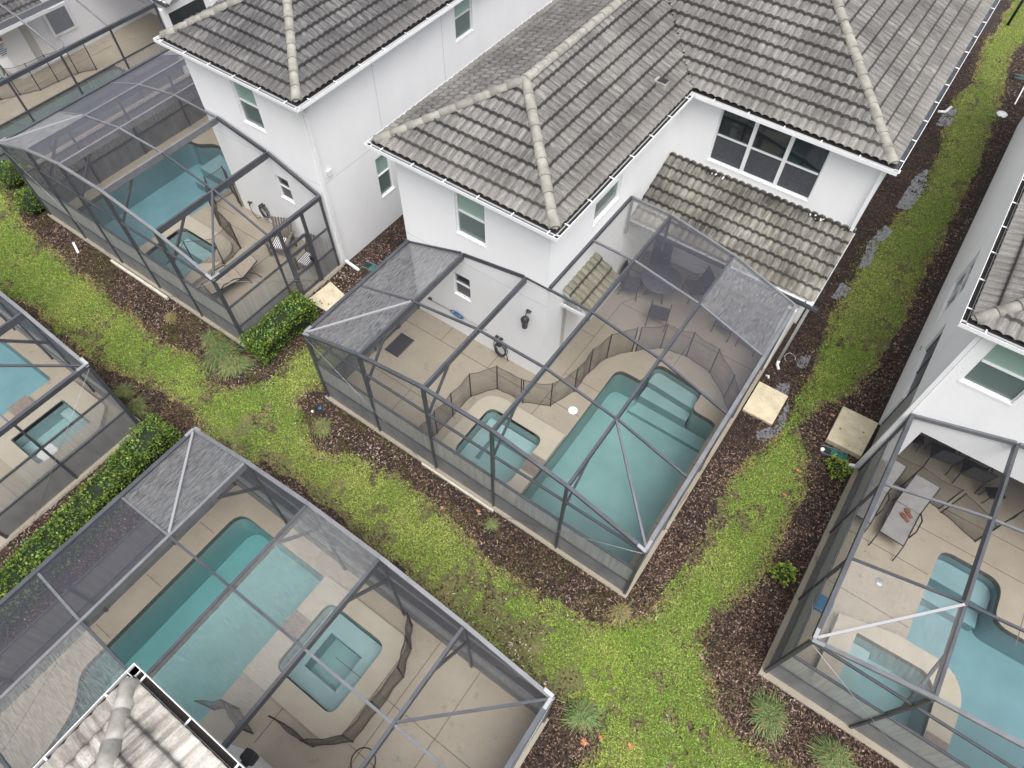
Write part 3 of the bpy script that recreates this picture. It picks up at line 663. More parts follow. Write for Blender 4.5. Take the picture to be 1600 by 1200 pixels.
    for r in range(len(rows)-1):
        for i in range(5):
            if shape == 'L' and r >= 2 and i < 2: continue
            xa, xb = XS[i], XS[i+1]
            if shape == 'L' and r >= 2 and i == 2: xa = -5.42
            za, zb = zprof(xa), zprof(xb); ya, yb = rows[r]+.02, rows[r+1]-.02
            m = MB(); m.face([(xa+.03, ya, za-.005), (xb-.03, ya, zb-.005), (xb-.03, yb, zb-.005), (xa+.03, yb, za-.005)]); m.build('roof_screen', wet((i, r)), t)
    # light diagonal braces in the sloping corner bays, thin cables down the corners
    for (xa, za, xb, zb) in ((XS[0], 2.85, XS[1], 3.5), (XS[5], 2.85, XS[4], 3.5)):
        sg = 1 if xa < xb else -1
        m = MB(); m.bar((xa+sg*.08, y0+.12, za+.05), (xb-sg*.03, rows[1]-.05, zb+.03), .05, .05); m.build('diagonal_brace', M['bracelight'] if (sg > 0) == (tf.sx > 0) else F, t)
        m = MB(); m.tube([(xa+sg*.06, y0-.01, za-.05), (xa+sg*3.3, y0-.01, ZD)], .006, 5); m.build('brace_cable', M['steel'], t)
        xo = xa-sg*.01; m = MB(); m.tube([(xo, y0+.05, za-.05), (xo, y0+3.2, ZD)], .006, 5); m.build('brace_cable', M['steel'], t)
        m = MB(); m.bar((xa+sg*.02, y0+.02, za+.055), (xa+sg*.22, y0+.02, za+.055+.07), .07, .03); m.box(xa, xa+sg*.07, y0+.06, y0+.28, za+.065, za+.085); m.build('corner_bracket', M['steel'], t)
    # pale slab edge showing under the walls
    setT(ID); return t

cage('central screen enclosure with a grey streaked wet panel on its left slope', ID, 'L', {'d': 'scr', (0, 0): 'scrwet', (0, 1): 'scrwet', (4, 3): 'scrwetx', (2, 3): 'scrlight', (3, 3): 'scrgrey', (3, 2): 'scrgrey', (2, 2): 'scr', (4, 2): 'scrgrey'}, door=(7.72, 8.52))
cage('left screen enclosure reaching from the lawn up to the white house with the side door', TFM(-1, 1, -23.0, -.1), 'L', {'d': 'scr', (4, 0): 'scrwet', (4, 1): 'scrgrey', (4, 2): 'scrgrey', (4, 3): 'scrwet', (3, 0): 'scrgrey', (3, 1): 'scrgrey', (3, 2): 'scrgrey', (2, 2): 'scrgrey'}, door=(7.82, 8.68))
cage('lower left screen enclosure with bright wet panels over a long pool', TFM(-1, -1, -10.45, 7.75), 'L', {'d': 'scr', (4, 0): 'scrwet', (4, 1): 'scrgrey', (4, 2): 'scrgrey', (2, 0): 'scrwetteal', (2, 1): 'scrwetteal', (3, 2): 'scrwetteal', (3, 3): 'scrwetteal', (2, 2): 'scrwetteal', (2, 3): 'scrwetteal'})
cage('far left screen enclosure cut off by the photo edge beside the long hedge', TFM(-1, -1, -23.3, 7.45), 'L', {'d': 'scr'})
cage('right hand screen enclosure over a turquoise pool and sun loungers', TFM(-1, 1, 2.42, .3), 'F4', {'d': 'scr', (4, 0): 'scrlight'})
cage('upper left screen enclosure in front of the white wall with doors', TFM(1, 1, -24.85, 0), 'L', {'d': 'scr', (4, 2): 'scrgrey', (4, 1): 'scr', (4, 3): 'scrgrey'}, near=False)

# ================================================================== HOUSES
SL = .46; ZE = 6.0
def tile_roof(name, poly, O, U, Vd, z0, mat, parent, slope=SL, arch=.045, under=True):
    """barrel tile plane: poly plan outline, O eave origin, U along the eave, Vd up the slope"""
    P = np.array(poly); O = np.array(O, float); U = np.array(U, float); Vd = np.array(Vd, float)
    uu = (P-O)@U; vv = (P-O)@Vd; k = sqrt(1+slope*slope); per, ex = .205, .36
    u0 = math.floor(uu.min()/per)*per; ue = np.arange(u0, uu.max()+per/6, per/6)
    rows = []; nc = int(math.ceil(vv.max()*k/ex))
    for c in range(nc):
        for fr in (0, .25, .5, .75, 1.0): rows.append(((c+fr)*ex, fr, c))
    vs = np.array([r[0] for r in rows]); fr = np.array([r[1] for r in rows]); cr = np.array([r[2] for r in rows])
    UU, VV = np.meshgrid(ue, vs); a = np.abs(np.sin(pi*UU/per))**.75
    jit = np.random.default_rng(len(poly)+int(abs(O[0])*7)).random((nc, len(ue)//12+2))
    ji = jit[cr][:, (np.arange(len(ue))//12)]
    H = .012+a*arch*(1-.15*fr[:, None])+(1-fr[:, None])*(.05+.012*ji)
    vh = VV/k; vh = np.where(fr[:, None] == 0, vh-.02*ji*0, vh)
    X = O[0]+UU*U[0]+vh*Vd[0]; Y = O[1]+UU*U[1]+vh*Vd[1]; Z = z0+slope*vh+H
    R, Cn = X.shape; idx = np.arange(R*Cn).reshape(R, Cn)
    q = np.stack([idx[:-1, :-1], idx[:-1, 1:], idx[1:, 1:], idx[1:, :-1]], -1).reshape(-1, 4)
    cx = (X[:-1, :-1]+X[1:, 1:])/2; cy = (Y[:-1, :-1]+Y[1:, 1:])/2
    keep = in_poly(np.stack([cx.ravel(), cy.ravel()], 1), [tuple(p) for p in poly]); q = q[keep]
    flip = (U[0]*Vd[1]-U[1]*Vd[0] < 0)
    if flip ^ T.flip: q = q[:, ::-1]
    used, inv = np.unique(q.ravel(), return_inverse=True); q = inv.reshape(-1, 4)
    off = OFF.get(parent, (0, 0, 0))
    V = np.stack([T.sx*X.ravel()[used]+T.ox-off[0], T.sy*Y.ravel()[used]+T.oy-off[1], Z.ravel()[used]-off[2]], 1)
    me = bpy.data.meshes.new(name); me.vertices.add(len(V)); me.vertices.foreach_set('co', V.astype(np.float32).ravel()); n = len(q)
    me.loops.add(n*4); me.loops.foreach_set('vertex_index', q.astype(np.int32).ravel()); me.polygons.add(n)
    me.polygons.foreach_set('loop_start', np.arange(0, n*4, 4, dtype=np.int32)); me.polygons.foreach_set('loop_total', np.full(n, 4, dtype=np.int32)); me.update(calc_edges=True)
    uvl = me.uv_layers.new(name='uv'); uvd = np.stack([UU.ravel()[used], VV.ravel()[used]], 1)[q.ravel()]; uvl.data.foreach_set('uv', uvd.astype(np.float32).ravel())
    me.materials.append(mat); o = bpy.data.objects.new(name, me); C.objects.link(o); o.parent = parent; OFF[o] = off
    return o
def caps(a, b, parent, mat=None, r=.118, L0=.4):
    a = Vector(a); b = Vector(b); d = b-a; n = max(1, int(round(d.length/L0))); d.normalize(); st = (b-a).length/n
    sd = d.cross(Vector((0, 0, 1))).normalized(); up = sd.cross(d); m = MB(); rr = random.Random(int(abs(a.x*100)))
    for i in range(n):
        p0 = a+d*(i*st-.03); p1 = a+d*((i+1)*st+.02); j = rr.uniform(-.006, .006)
        lo, hi = r+.007+j, r-.006+j
        l0 = .03; K = 8; n0 = len(m.v)
        for (p, q_, lift) in ((p0, lo, .03), (p1, hi, .014), (p0, lo-.018, .018)):
            for k in range(K+1):
                t = pi*k/K; m.v.append(tuple(p+sd*cos(t)*q_+up*(sin(t)*q_*.9+lift-.03)))
        for k in range(K):
            m.f.append((n0+k, n0+k+1, n0+K+1+k+1, n0+K+1+k)); m.m.append(0); m.sm.append(True)
            m.f.append((n0+2*(K+1)+k, n0+2*(K+1)+k+1, n0+k+1, n0+k)); m.m.append(0); m.sm.append(False)
    return m.build('ridge_cap', mat or M['cap'], parent)
def gutter(p, q, nrm, parent, z=ZE, w=.13, dirty=False, straps=True):
    """U trough; p-q is the outer lip"""
    m = MB(); nx, ny = nrm; d = Vector((q[0]-p[0], q[1]-p[1])); Ln = d.length; d.normalize(); iw = .012
    def bx(a0, a1, o0, o1, z0, z1, mi):
        pts = [(p[0]+d.x*a+(-nx)*o, p[1]+d.y*a+(-ny)*o) for a in (a0, a1) for o in (o0, o1)]
        xs = [k[0] for k in pts]; ys = [k[1] for k in pts]; m.box(min(xs), max(xs), min(ys), max(ys), z0, z1, mi)
    bx(0, Ln, 0, iw, z-.095, z, 0); bx(0, Ln, iw, w, z-.095, z-.088, 0); bx(0, Ln, w, w+iw, z-.12, z-.03, 0)
    bx(.01, Ln-.01, iw+.002, w-.002, z-.087, z-.07, 2 if dirty else 1)
    if straps:
        k = .45
        while k < Ln: bx(k, k+.028, .001, w, z-.012, z+.003, 0); k += .92
    return m.build('gutter', [M['trim'], M['gutterin'], M['debris']], parent)
def wmap(kind, plane):
    """(s, depth, z) to local axes: depth runs into the wall"""
    if kind == '-y': return lambda s, d: (s, plane+d)
    if kind == '+x': return lambda s, d: (plane-d, s)
    if kind == '-x': return lambda s, d: (plane+d, s)
def wbox(m, f, s0, s1, d0, d1, z0, z1, mi=0):
    a = f(s0, d0); b = f(s1, d1); m.box(a[0], b[0], a[1], b[1], z0, z1, mi)
def wall(kind, plane, s0, s1, z0, z1, holes, parent, th=.2, mat=None):
    f = wmap(kind, plane); m = MB(); xs = sorted({s0, s1, *[h[0] for h in holes], *[h[1] for h in holes]})
    for a, b in zip(xs[:-1], xs[1:]):
        hs = sorted([(h[2], h[3]) for h in holes if h[0] <= a+1e-6 and h[1] >= b-1e-6]); z = z0
        for h in hs:
            if h[0] > z+1e-4: wbox(m, f, a, b, 0, th, z, h[0])
            z = h[1]
        if z < z1-1e-4: wbox(m, f, a, b, 0, th, z, z1)
    return m.build('wall', mat or M['stucco'], parent)
def window(kind, plane, s0, s1, z0, z1, parent, cols=1, style='blind', sill=True, split=.47):
    f = wmap(kind, plane); fr = MB(); d0, d1 = .05, .12; b = .032
    wbox(fr, f, s0, s1, d0, d1, z0, z0+b); wbox(fr, f, s0, s1, d0, d1, z1-b, z1); wbox(fr, f, s0, s0+b, d0+.001, d1, z0+b, z1-b); wbox(fr, f, s1-b, s1, d0+.001, d1, z0+b, z1-b)
    cw = (s1-s0)/cols
    for c in range(1, cols): wbox(fr, f, s0+c*cw-.05, s0+c*cw+.05, d0-.012, d1, z0+b, z1-b)
    zm = z0+(z1-z0)*(1-split)
    for c in range(cols): wbox(fr, f, s0+c*cw+.05, s0+(c+1)*cw-.05, d0-.006, d1, zm-.016, zm+.016)
    w = fr.build('window', M['trim'], parent)
    up = {'blind': 'blindlight', 'dark': 'glass', 'darkb': 'glass'}[style]; lo = {'blind': 'blinddark', 'dark': 'glasscreen', 'darkb': 'glass'}[style]
    for c in range(cols):
        a, e = s0+c*cw+.045, s0+(c+1)*cw-.045
        g = MB(); wbox(g, f, a, e, .09, .10, zm, z1-b); g.build('pane', M[up], w)
        g = MB(); wbox(g, f, a, e, .085, .095, z0+b, zm); g.build('pane', M[lo], w)
    g = MB(); wbox(g, f, s0, s1, .13, .14, z0, z1); g.build('backing', M['dark'], w)
    if sill: g = MB(); wbox(g, f, s0-.02, s1+.02, -.012, .05, z0-.05, z0-.001); g.build('sill', M['trim'], w)
    return w
def seam(kind, plane, segs, parent):
    f = wmap(kind, plane); m = MB()
    for s0, s1, z0, z1 in segs: wbox(m, f, s0, s1, -.003, .01, z0, z1)
    return m.build('control_joint', M['seam'], parent)
M['seam'] = plain('stucco_joint', (.55, .56, .57), .9)
def downspout(pts, parent, w=.075):
    m = MB()
    for a, b in zip(pts[:-1], pts[1:]): m.bar(a, b, w, w*.8, ext=.02, up=(0, 1, .01))
    return m.build('downspout', M['trim'], parent, bevel=.01)

def house(label, tf, tile, opts=()):
    setT(tf); t = thing('house', label, 'house', (-5.2, 15, 0), group='white two storey houses with tiled roofs')
    ZW = 5.88; tm = M[tile]; Yb = 30
    upw = (-8.17, -7.3, 4.15, 5.48); sm = (-8.42, -7.86, 1.75, 2.62); suw = (11.4, 12.65, 4.35, 5.5); rw = (-4.4, -1.56, 4.12, 5.68)
    bw = (-4.45, -1.6, .85, 1.9)
    wall('-y', 9.45, -9.95, -5.47, 0, ZW, [upw, sm], t)
    window('-y', 9.45, *upw, t); window('-y', 9.45, *sm, t, style='dark')
    dh = [(10.35, 11.6, .1, 2.25)] if 'door' in opts or 'tldoor' in opts else []
    wall('+x', -5.47, 9.65, 15.65, 0, ZW, [suw]+dh, t); window('+x', -5.47, *suw, t)
    lw = [(15.75, 16.6, 4.45, 5.7), (11.6, 12.2, 1.25, 2.7)]
    wall('-x', -9.95, 9.65, Yb, 0, ZW, lw, t)
    for w_ in lw: window('-x', -9.95, *w_, t)
    wall('-y', 15.65, -5.67, -.33, 0, ZW, [rw, bw], t)
    window('-y', 15.65, *rw, t, cols=3, style='dark', split=.5); window('-y', 15.65, *bw, t, cols=2, style='dark')
    rww = [(17.5, 18.5, 1.2, 2.6), (20.5, 21.5, 4.3, 5.6)]
    if 'tldoor' in opts: rww = []
    wall('+x', -.33, 15.85, Yb, 0, ZW, rww, t)
    for w_ in rww: window('+x', -.33, *w_, t)
    m = MB(); m.box(-9.94, -.34, Yb, Yb+.2, 0, ZW); m.build('wall', M['stucco'], t)
    seam('-y', 9.45, [(-9.94, -5.48, 3.18, 3.2)], t)
    seam('-x', -9.95, [(9.5, 29, 3.14, 3.16), (12.1, 12.12, 3.17, ZW), (15.1, 15.12, 3.17, ZW)], t)
    # soffit and fascia
    E = [(-10.31, 9.14), (-5.2, 9.14), (-5.2, 15.38), (-.12, 15.38), (-.12, Yb+.4), (-10.31, Yb+.4)]
    m = MB(); m.prism(E, 5.84, 5.975); m.build('soffit', M['trim'], t)
    gutter((-10.42, 9.03), (-5.09, 9.03), (0, -1), t, dirty='dirtyfront' in opts); gutter((-5.09, 9.045), (-5.09, 15.27), (1, 0), t, dirty=True)
    gutter((-5.05, 15.27), (0, 15.27), (0, -1), t); gutter((0, 15.285), (0, Yb+.4), (1, 0), t); gutter((-10.42, 9.045), (-10.42, Yb+.4), (-1, 0), t)
    xl, xr, yf, yr, xR = -10.31, -5.2, 9.14, 15.38, -.11; hw = (xr-xl)/2; xm = (xl+xr)/2; yp = yf+hw; HW = (xR-xl)/2; XM = (xl+xR)/2; YP = yr+HW; YE = Yb+.4; z0 = 5.985
    zp = z0+SL*hw; zP = z0+SL*HW; yj = yr+hw
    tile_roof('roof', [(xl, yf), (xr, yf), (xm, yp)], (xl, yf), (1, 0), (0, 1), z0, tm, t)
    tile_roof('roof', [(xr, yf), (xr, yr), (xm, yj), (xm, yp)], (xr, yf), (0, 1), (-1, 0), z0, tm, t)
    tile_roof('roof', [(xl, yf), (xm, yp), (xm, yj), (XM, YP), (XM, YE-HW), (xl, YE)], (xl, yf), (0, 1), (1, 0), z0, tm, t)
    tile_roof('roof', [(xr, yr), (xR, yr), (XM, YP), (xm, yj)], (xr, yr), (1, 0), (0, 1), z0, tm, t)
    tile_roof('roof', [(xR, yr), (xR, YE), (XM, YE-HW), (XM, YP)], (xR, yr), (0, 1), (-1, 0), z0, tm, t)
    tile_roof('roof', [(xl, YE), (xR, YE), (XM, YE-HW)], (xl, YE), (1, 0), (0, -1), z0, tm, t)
    m = MB()   # roof deck below the tiles
    for P_ in ([(xl, yf, z0), (xr, yf, z0), (xm, yp, zp)], [(xr, yf, z0), (xr, yr, z0), (xm, yj, zp), (xm, yp, zp)], [(xl, yf, z0), (xm, yp, zp), (xm, yj, zp), (xl, yj, z0)], [(xl, yj, z0), (xm, yj, zp), (XM, YP, zP), (XM, YE-HW, zP), (xl, YE, z0)], [(xr, yr, z0), (xR, yr, z0), (XM, YP, zP), (xm, yj, zp)], [(xR, yr, z0), (xR, YE, z0), (XM, YE-HW, zP), (XM, YP, zP)]):
        m.face([(p[0], p[1], p[2]-.004) for p in P_])
    m.build('roof_deck', M['debris'], t)
    r3 = .07
    cm = M['capB'] if tile == 'tileB' else M['cap']
    caps((xl+.1, yf+.1, z0+r3), (xm, yp, zp+r3), t, cm); caps((xr-.1, yf+.1, z0+r3), (xm, yp, zp+r3), t, cm); caps((xm, yp, zp+r3), (xm, yj+.3, zp+r3), t, cm)
    caps((xR-.1, yr+.1, z0+r3), (XM, YP, zP+r3), t, cm); caps((xm, yj, zp+r3), (XM, YP, zP+r3), t, cm); caps((XM, YP, zP+r3), (XM, YE-HW, zP+r3), t, cm)
    # lean-to roof over the patio
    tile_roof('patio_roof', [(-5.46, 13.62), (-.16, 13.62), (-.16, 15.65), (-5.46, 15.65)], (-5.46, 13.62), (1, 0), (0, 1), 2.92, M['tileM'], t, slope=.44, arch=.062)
    m = MB()
    for a, b, c, e in (((-5.46, 13.62, 2.9), (-.14, 13.62, 2.9), (-.14, 15.65, 3.79), (-5.46, 15.65, 3.79)),):
        m.face([a, b, c, e]); m.face([(p[0], p[1], p[2]-.14) for p in (e, c, b, a)]); m.face([(p[0], p[1], p[2]-.14) for p in (a, b)]+[b, a]); m.face([(b[0], b[1], b[2]-.14), (c[0], c[1], c[2]-.14), (c[0], c[1], c[2]+.04), (b[0], b[1], b[2]+.04)])
    m.build('roof_deck', M['trimdirty'], t)
    m = MB(); q = random.Random(4)
    for (xc, n_) in ((-4.1, 14), (-1.2, 22)):
        for k in range(n_): xx = xc+q.gauss(0, .22); m.bar((xx, 15.5+q.uniform(-.06, .06), 3.86), (xx+q.uniform(-.06, .06), 15.55+q.uniform(-.06, .06), 3.9), .035, .02, (1 if k % 6 == 0 else 0))
    m.build('leaf_heap', [M['debris'], M['white']], t)
    gg = gutter((-5.4, 13.5), (.02, 13.5), (0, -1), t, z=2.93); gg.data.materials[0] = M['frame']
    m = MB(); m.bar((-5.46, 13.64, 2.84), (-.2, 13.64, 2.84), .08, .08); m.build('patio_beam', M['frame'], t)
    m = MB(); m.bar((-.27, 15.56, 5.84), (-.27, 15.56, 3.9), .08, .07, up=(0, 1, 0)); m.build('downspout', M['trim'], t)
    if 'patiowall' in opts:
        m = MB(); m.box(-.66, -.42 if 'tldoor' not in opts else -.40, 13.45, 15.65, 0, 2.62); m.build('side_wall', M['stucco'], t)
    if 'awning' in opts:
        aw = MB(); x0, x1, ya, yb = -5.47, -4.62, 10.2, 11.8
        a_ = tile_roof('awning_roof', [(x1, ya), (x1, yb), (x0, yb), (x0, ya)], (x1, ya), (0, 1), (-1, 0), 2.62, M['tileM2'], t, slope=.55, arch=.06)
        aw.face([(x1, ya, 2.61), (x1, yb, 2.61), (x0, yb, 3.07), (x0, ya, 3.07)]); aw.box(x0, x1, ya, ya+.04, 2.5, 2.6); aw.box(x0, x1, yb-.04, yb, 2.5, 2.6); aw.box(x1-.03, x1, ya, yb, 2.5, 2.61)
        aw.build('awning_frame', M['trim'], t)
    if 'door' in opts or 'tldoor' in opts:
        f = wmap('+x', -5.47); dm = MB(); wbox(dm, f, 10.35, 11.6, .1, .14, .1, 2.25); d_ = dm.build('door', M['white'], t)
        k = MB(); wbox(k, f, 10.4, 10.72, .085, .1, .2, 2.1); k.build('sidelight', M['beigedoor'], d_)
        k = MB(); k.tube([(-5.5, 11.48, 1.05), (-5.5, 11.48, 1.2)], .02); k.build('handle', M['black'], d_)
    setT(ID); return t
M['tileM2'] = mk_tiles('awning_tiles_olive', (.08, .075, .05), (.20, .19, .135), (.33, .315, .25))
hC = house('central white house with a mossy grey patio roof and a triple window', ID, 'tileA', ('door', 'awning', 'patiowall'))
hL = house('left white house with a plain side wall and a charcoal tiled roof', TFM(-1, 1, -23.0, 0), 'tileL')
hB = house('pale tiled house whose roof corner shows at the lower left edge', TFM(-1, -1, -10.45, 7.75), 'tileB', ('dirtyfront',))
hT = house('white house in the upper left corner with doors beside the pool', TFM(1, 1, -24.85, 0), 'tileL', ('patiowall', 'tldoor'))
# pieces only one house has
m = MB(); m.tube([(-13.02, 9.75, 5.85), (-12.86, 9.62, 5.62), (-12.98, 9.55, 5.5)], .04, 8); m.bar((-12.99, 9.53, 5.52), (-12.99, 9.53, .25), .08, .07, up=(0, 1, 0)); m.bar((-12.99, 9.53, .22), (-12.45, 9.55, .07), .08, .07); 
OFF[hL] = tuple(hL.location); m.build('downspout', M['trim'], hL)
m = MB(); m.box(-13.045, -12.99, 9.74, 9.9, 3.32, 3.5); m.build('junction_box', M['trimdirty'], hL)
m = MB(); m.box(-9.955, -9.9, 12, 12.1, 3, 3.1); 
m = MB(); m.tube([(-.25, 13.6, 2.85), (-.2, 13.75, 2.6), (-.2, 13.8, .3)], .04, 8); m.tube([(-.2, 13.8, .3), (-.19, 13.78, .14), (-.08, 13.68, .08)], .045, 8); m.build('downspout', M['trim'], hC)
# dislodged / raised vent tile on the central roof
m = MB(); m.box(-5.95, -5.6, 14.55, 14.8, 6.2, 6.42); m.build('roof_vent', M['tileL'] if False else M['cap'], hC, bevel=.02)
m = MB(); m.face([(-5.62, 14.58, 6.425), (-5.62, 14.78, 6.425), (-5.86, 14.78, 6.425), (-5.86, 14.58, 6.425)]); m.build('vent_opening', M['darkmetal'], hC)

# ---- right hand house (its garden front is set further back over a recessed lanai)
t = thing('house', 'right hand white house with a dark recessed lanai under its upper floor', 'house', (7, 18, 0), group='white two storey houses with tiled roofs'); hR = t
fw = (3.12, 4.14, 4.4, 5.68)
wall('-y', 11.9, 2.87, 12.4, 0, 5.88, [fw, (3.32, 8.6, 0, 2.45), (5.6, 6.6, 4.4, 5.68)], t); window('-y', 11.9, *fw, t); window('-y', 11.9, 5.6, 6.6, 4.4, 5.68, t)
sw2 = (16.75, 18.55, 1.3, 2.65)
wall('-x', 2.87, 12.1, 30, 0, 5.88, [(12.3, 13.62, 0, 2.5), (13.62, 15.5, 1.35, 2.5), sw2], t); window('-x', 2.87, *sw2, t, cols=2, style='darkb', sill=True)
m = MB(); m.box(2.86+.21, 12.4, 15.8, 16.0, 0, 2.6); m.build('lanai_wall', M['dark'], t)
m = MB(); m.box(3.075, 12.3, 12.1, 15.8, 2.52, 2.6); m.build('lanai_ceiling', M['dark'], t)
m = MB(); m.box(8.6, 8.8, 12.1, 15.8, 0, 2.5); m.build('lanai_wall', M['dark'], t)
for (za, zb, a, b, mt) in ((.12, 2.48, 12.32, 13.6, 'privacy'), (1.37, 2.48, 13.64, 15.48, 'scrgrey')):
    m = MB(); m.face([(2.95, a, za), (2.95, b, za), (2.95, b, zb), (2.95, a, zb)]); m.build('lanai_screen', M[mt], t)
m = MB()
for yy in (12.32, 13.6, 14.6, 15.48): m.box(2.93, 2.98, yy-.025, yy+.025, .1 if yy < 13.7 else 1.36, 2.5)
m.build('screen_post', M['frame'], t)
m = MB(); m.prism([(2.44, 11.74), (12.4, 11.74), (12.4, 30), (2.44, 30)], 5.84, 5.975); m.build('soffit', M['trim'], t)
gutter((2.33, 11.63), (12.4, 11.63), (0, -1), t); gutter((2.33, 11.645), (2.33, 30), (-1, 0), t, dirty=True)
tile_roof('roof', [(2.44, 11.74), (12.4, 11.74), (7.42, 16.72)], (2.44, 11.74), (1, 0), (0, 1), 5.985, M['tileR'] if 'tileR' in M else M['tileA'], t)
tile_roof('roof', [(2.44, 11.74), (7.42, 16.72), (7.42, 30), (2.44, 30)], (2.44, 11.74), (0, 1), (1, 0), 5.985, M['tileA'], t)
m = MB(); m.face([(2.44, 11.74, 5.98), (12.4, 11.74, 5.98), (7.42, 16.72, 8.27)]); m.face([(2.44, 11.74, 5.98), (7.42, 16.72, 8.27), (7.42, 30, 8.27), (2.44, 30, 5.98)]); m.build('roof_deck', M['debris'], t)
caps((2.54, 11.84, 6.05), (7.42, 16.72, 8.34), t); caps((7.42, 16.72, 8.34), (7.42, 30, 8.34), t)
m = MB(); m.bar((2.79, 11.84, 5.84), (2.79, 11.84, .22), .09, .075, up=(0, 1, 0)); m.bar((2.79, 11.84, .2), (2.6, 11.84, .08), .09, .075); m.build('downspout', M['trim'], t)
# ================================================================== POOL FENCES
def pool_fence(label, pts, gaps=(), h=1.1, lean=None):
    t = thing('pool_fence', label, 'pool fence', (pts[0][0], pts[0][1], ZD), group='removable mesh fences around the pools'); r = random.Random(len(pts))
    tops = [(p[0]+(lean[i][0] if lean else 0), p[1]+(lean[i][1] if lean else 0), ZD+h) for i, p in enumerate(pts)]
    for i, p in enumerate(pts):
        m = MB(); m.tube([(p[0], p[1], ZD-.0), (tops[i][0], tops[i][1], tops[i][2]+.03)], .018, 6); m.build('post', M['brownmetal'], t)
    for i in range(len(pts)-1):
        if i in gaps: continue
        a, b = Vector((*pts[i], ZD+.03)), Vector((*pts[i+1], ZD+.03)); A, B = Vector(tops[i]), Vector(tops[i+1]); m = MB(); n = 8; sag = r.uniform(.0, .05); d = (b-a); nr = Vector((-d.y, d.x, 0)).normalized()
        for k in range(n):
            for j in range(4):
                def pt(u, v):
                    q = a.lerp(b, u).lerp(A.lerp(B, u), v); bow = sin(pi*u)*(.018*sin(7*u+i)+.012*sin(9*v+3*u)); return q+nr*bow-Vector((0, 0, sag*sin(pi*u)*(v if v > .5 else 0)))
                m.face([pt(k/n, j/4), pt((k+1)/n, j/4), pt((k+1)/n, (j+1)/4), pt(k/n, (j+1)/4)], 0, True)
        for v in (0, 1):
            m.tube([a.lerp(b, k/n).lerp(A.lerp(B, k/n), v)+nr*(sin(pi*k/n)*(.018*sin(7*k/n+i)+.012*sin(9*v+3*k/n)))-Vector((0, 0, sag*sin(pi*k/n)*v)) for k in range(n+1)], .008, 5, 1)
        m.build('mesh_panel', [M['fencemesh'], M['brownmetal']], t)
    return t
pool_fence('brown mesh pool fence curving round the central spa from the front wall', [(-6.75, 5.7), (-6.72, 6.35), (-6.71, 7.02), (-6.69, 7.8), (-6.25, 8.43), (-5.47, 8.47)])
pool_fence('brown mesh pool fence curving past the side door towards the central teal pool', [(-5.41, 8.47), (-4.73, 8.82), (-4.45, 9.61), (-4.45, 10.39), (-4.3, 11.13), (-3.83, 11.77)])
pool_fence('brown mesh pool fence bending round the stepped end of the central pool', [(-3.74, 11.84), (-3.21, 12.36), (-2.46, 12.53), (-1.65, 12.4), (-.95, 11.85), (-.52, 11.3)])
pool_fence('dark mesh pool fence folded round the spa of the left house', [(-17.62, 9.4), (-18.4, 9.7), (-18.45, 9.0), (-17.5, 8.35), (-16.15, 8.02), (-16.05, 7.25), (-16.65, 6.65), (-16.3, 5.6)])
pool_fence('sagging brown mesh pool fence hooked round the lower left spa', [(-4.95, -1.0), (-4.15, -.95), (-3.55, -.42), (-3.51, .35), (-3.5, 1.15), (-3.75, 1.7), (-4.05, 2.1)])
pool_fence('short black mesh fence left half open at the deck of the lower left pool', [(-6.35, -1.65), (-5.95, -1.35), (-5.35, -1.5)])
pool_fence('brown mesh pool fence running between the loungers and the lanai on the right', [(3.05, 12.0), (3.95, 12.02), (4.92, 11.96)])
pool_fence('brown mesh gate leaf swung open beside the right hand step bay', [(5.0, 11.9), (5.9, 11.6), (6.25, 12.3)])
pool_fence('black mesh pool fence in front of the doors of the upper left house', [(-29.85, 7.4), (-29.6, 8.14), (-29.3, 8.75), (-28.95, 9.4), (-28.89, 10.15), (-28.75, 10.95), (-28.4, 11.55)])

# ================================================================== FURNITURE
def sling_chair(label, x, y, rz, fab='darkfab', group='sling chairs on the patios'):
    t = thing('patio_chair', label, 'chair', (x, y, ZD), radians(rz), group, local=True)
    m = MB()
    for s in (-.28, .28):
        m.tube([(s, -.27, 0), (s, -.24, .3), (s, -.22, .62), (s, .18, .66), (s, .3, .62)], .014, 6)
        m.tube([(s, .34, 0), (s, .2, .36), (s, .27, .62), (s*.97, .36, 1.0)], .014, 6)
        m.tube([(s, -.24, .40), (s, .2, .36)], .012, 6)
    for a, b in (((-.28, -.24, .4), (.28, -.24, .4)), ((-.27, .36, 1.0), (.27, .36, 1.0)), ((-.28, .2, .36), (.28, .2, .36))): m.tube([a, b], .012, 6)
    m.build('frame', M['brownmetal'], t)
    m = MB(); m.bar((0, -.23, .405), (0, .2, .368), .53, .014); m.build('seat', M[fab], t)
    m = MB(); m.bar((0, .215, .39), (0, .355, .99), .52, .014, up=(0, 1, 0)); m.build('backrest', M[fab], t)
    return t
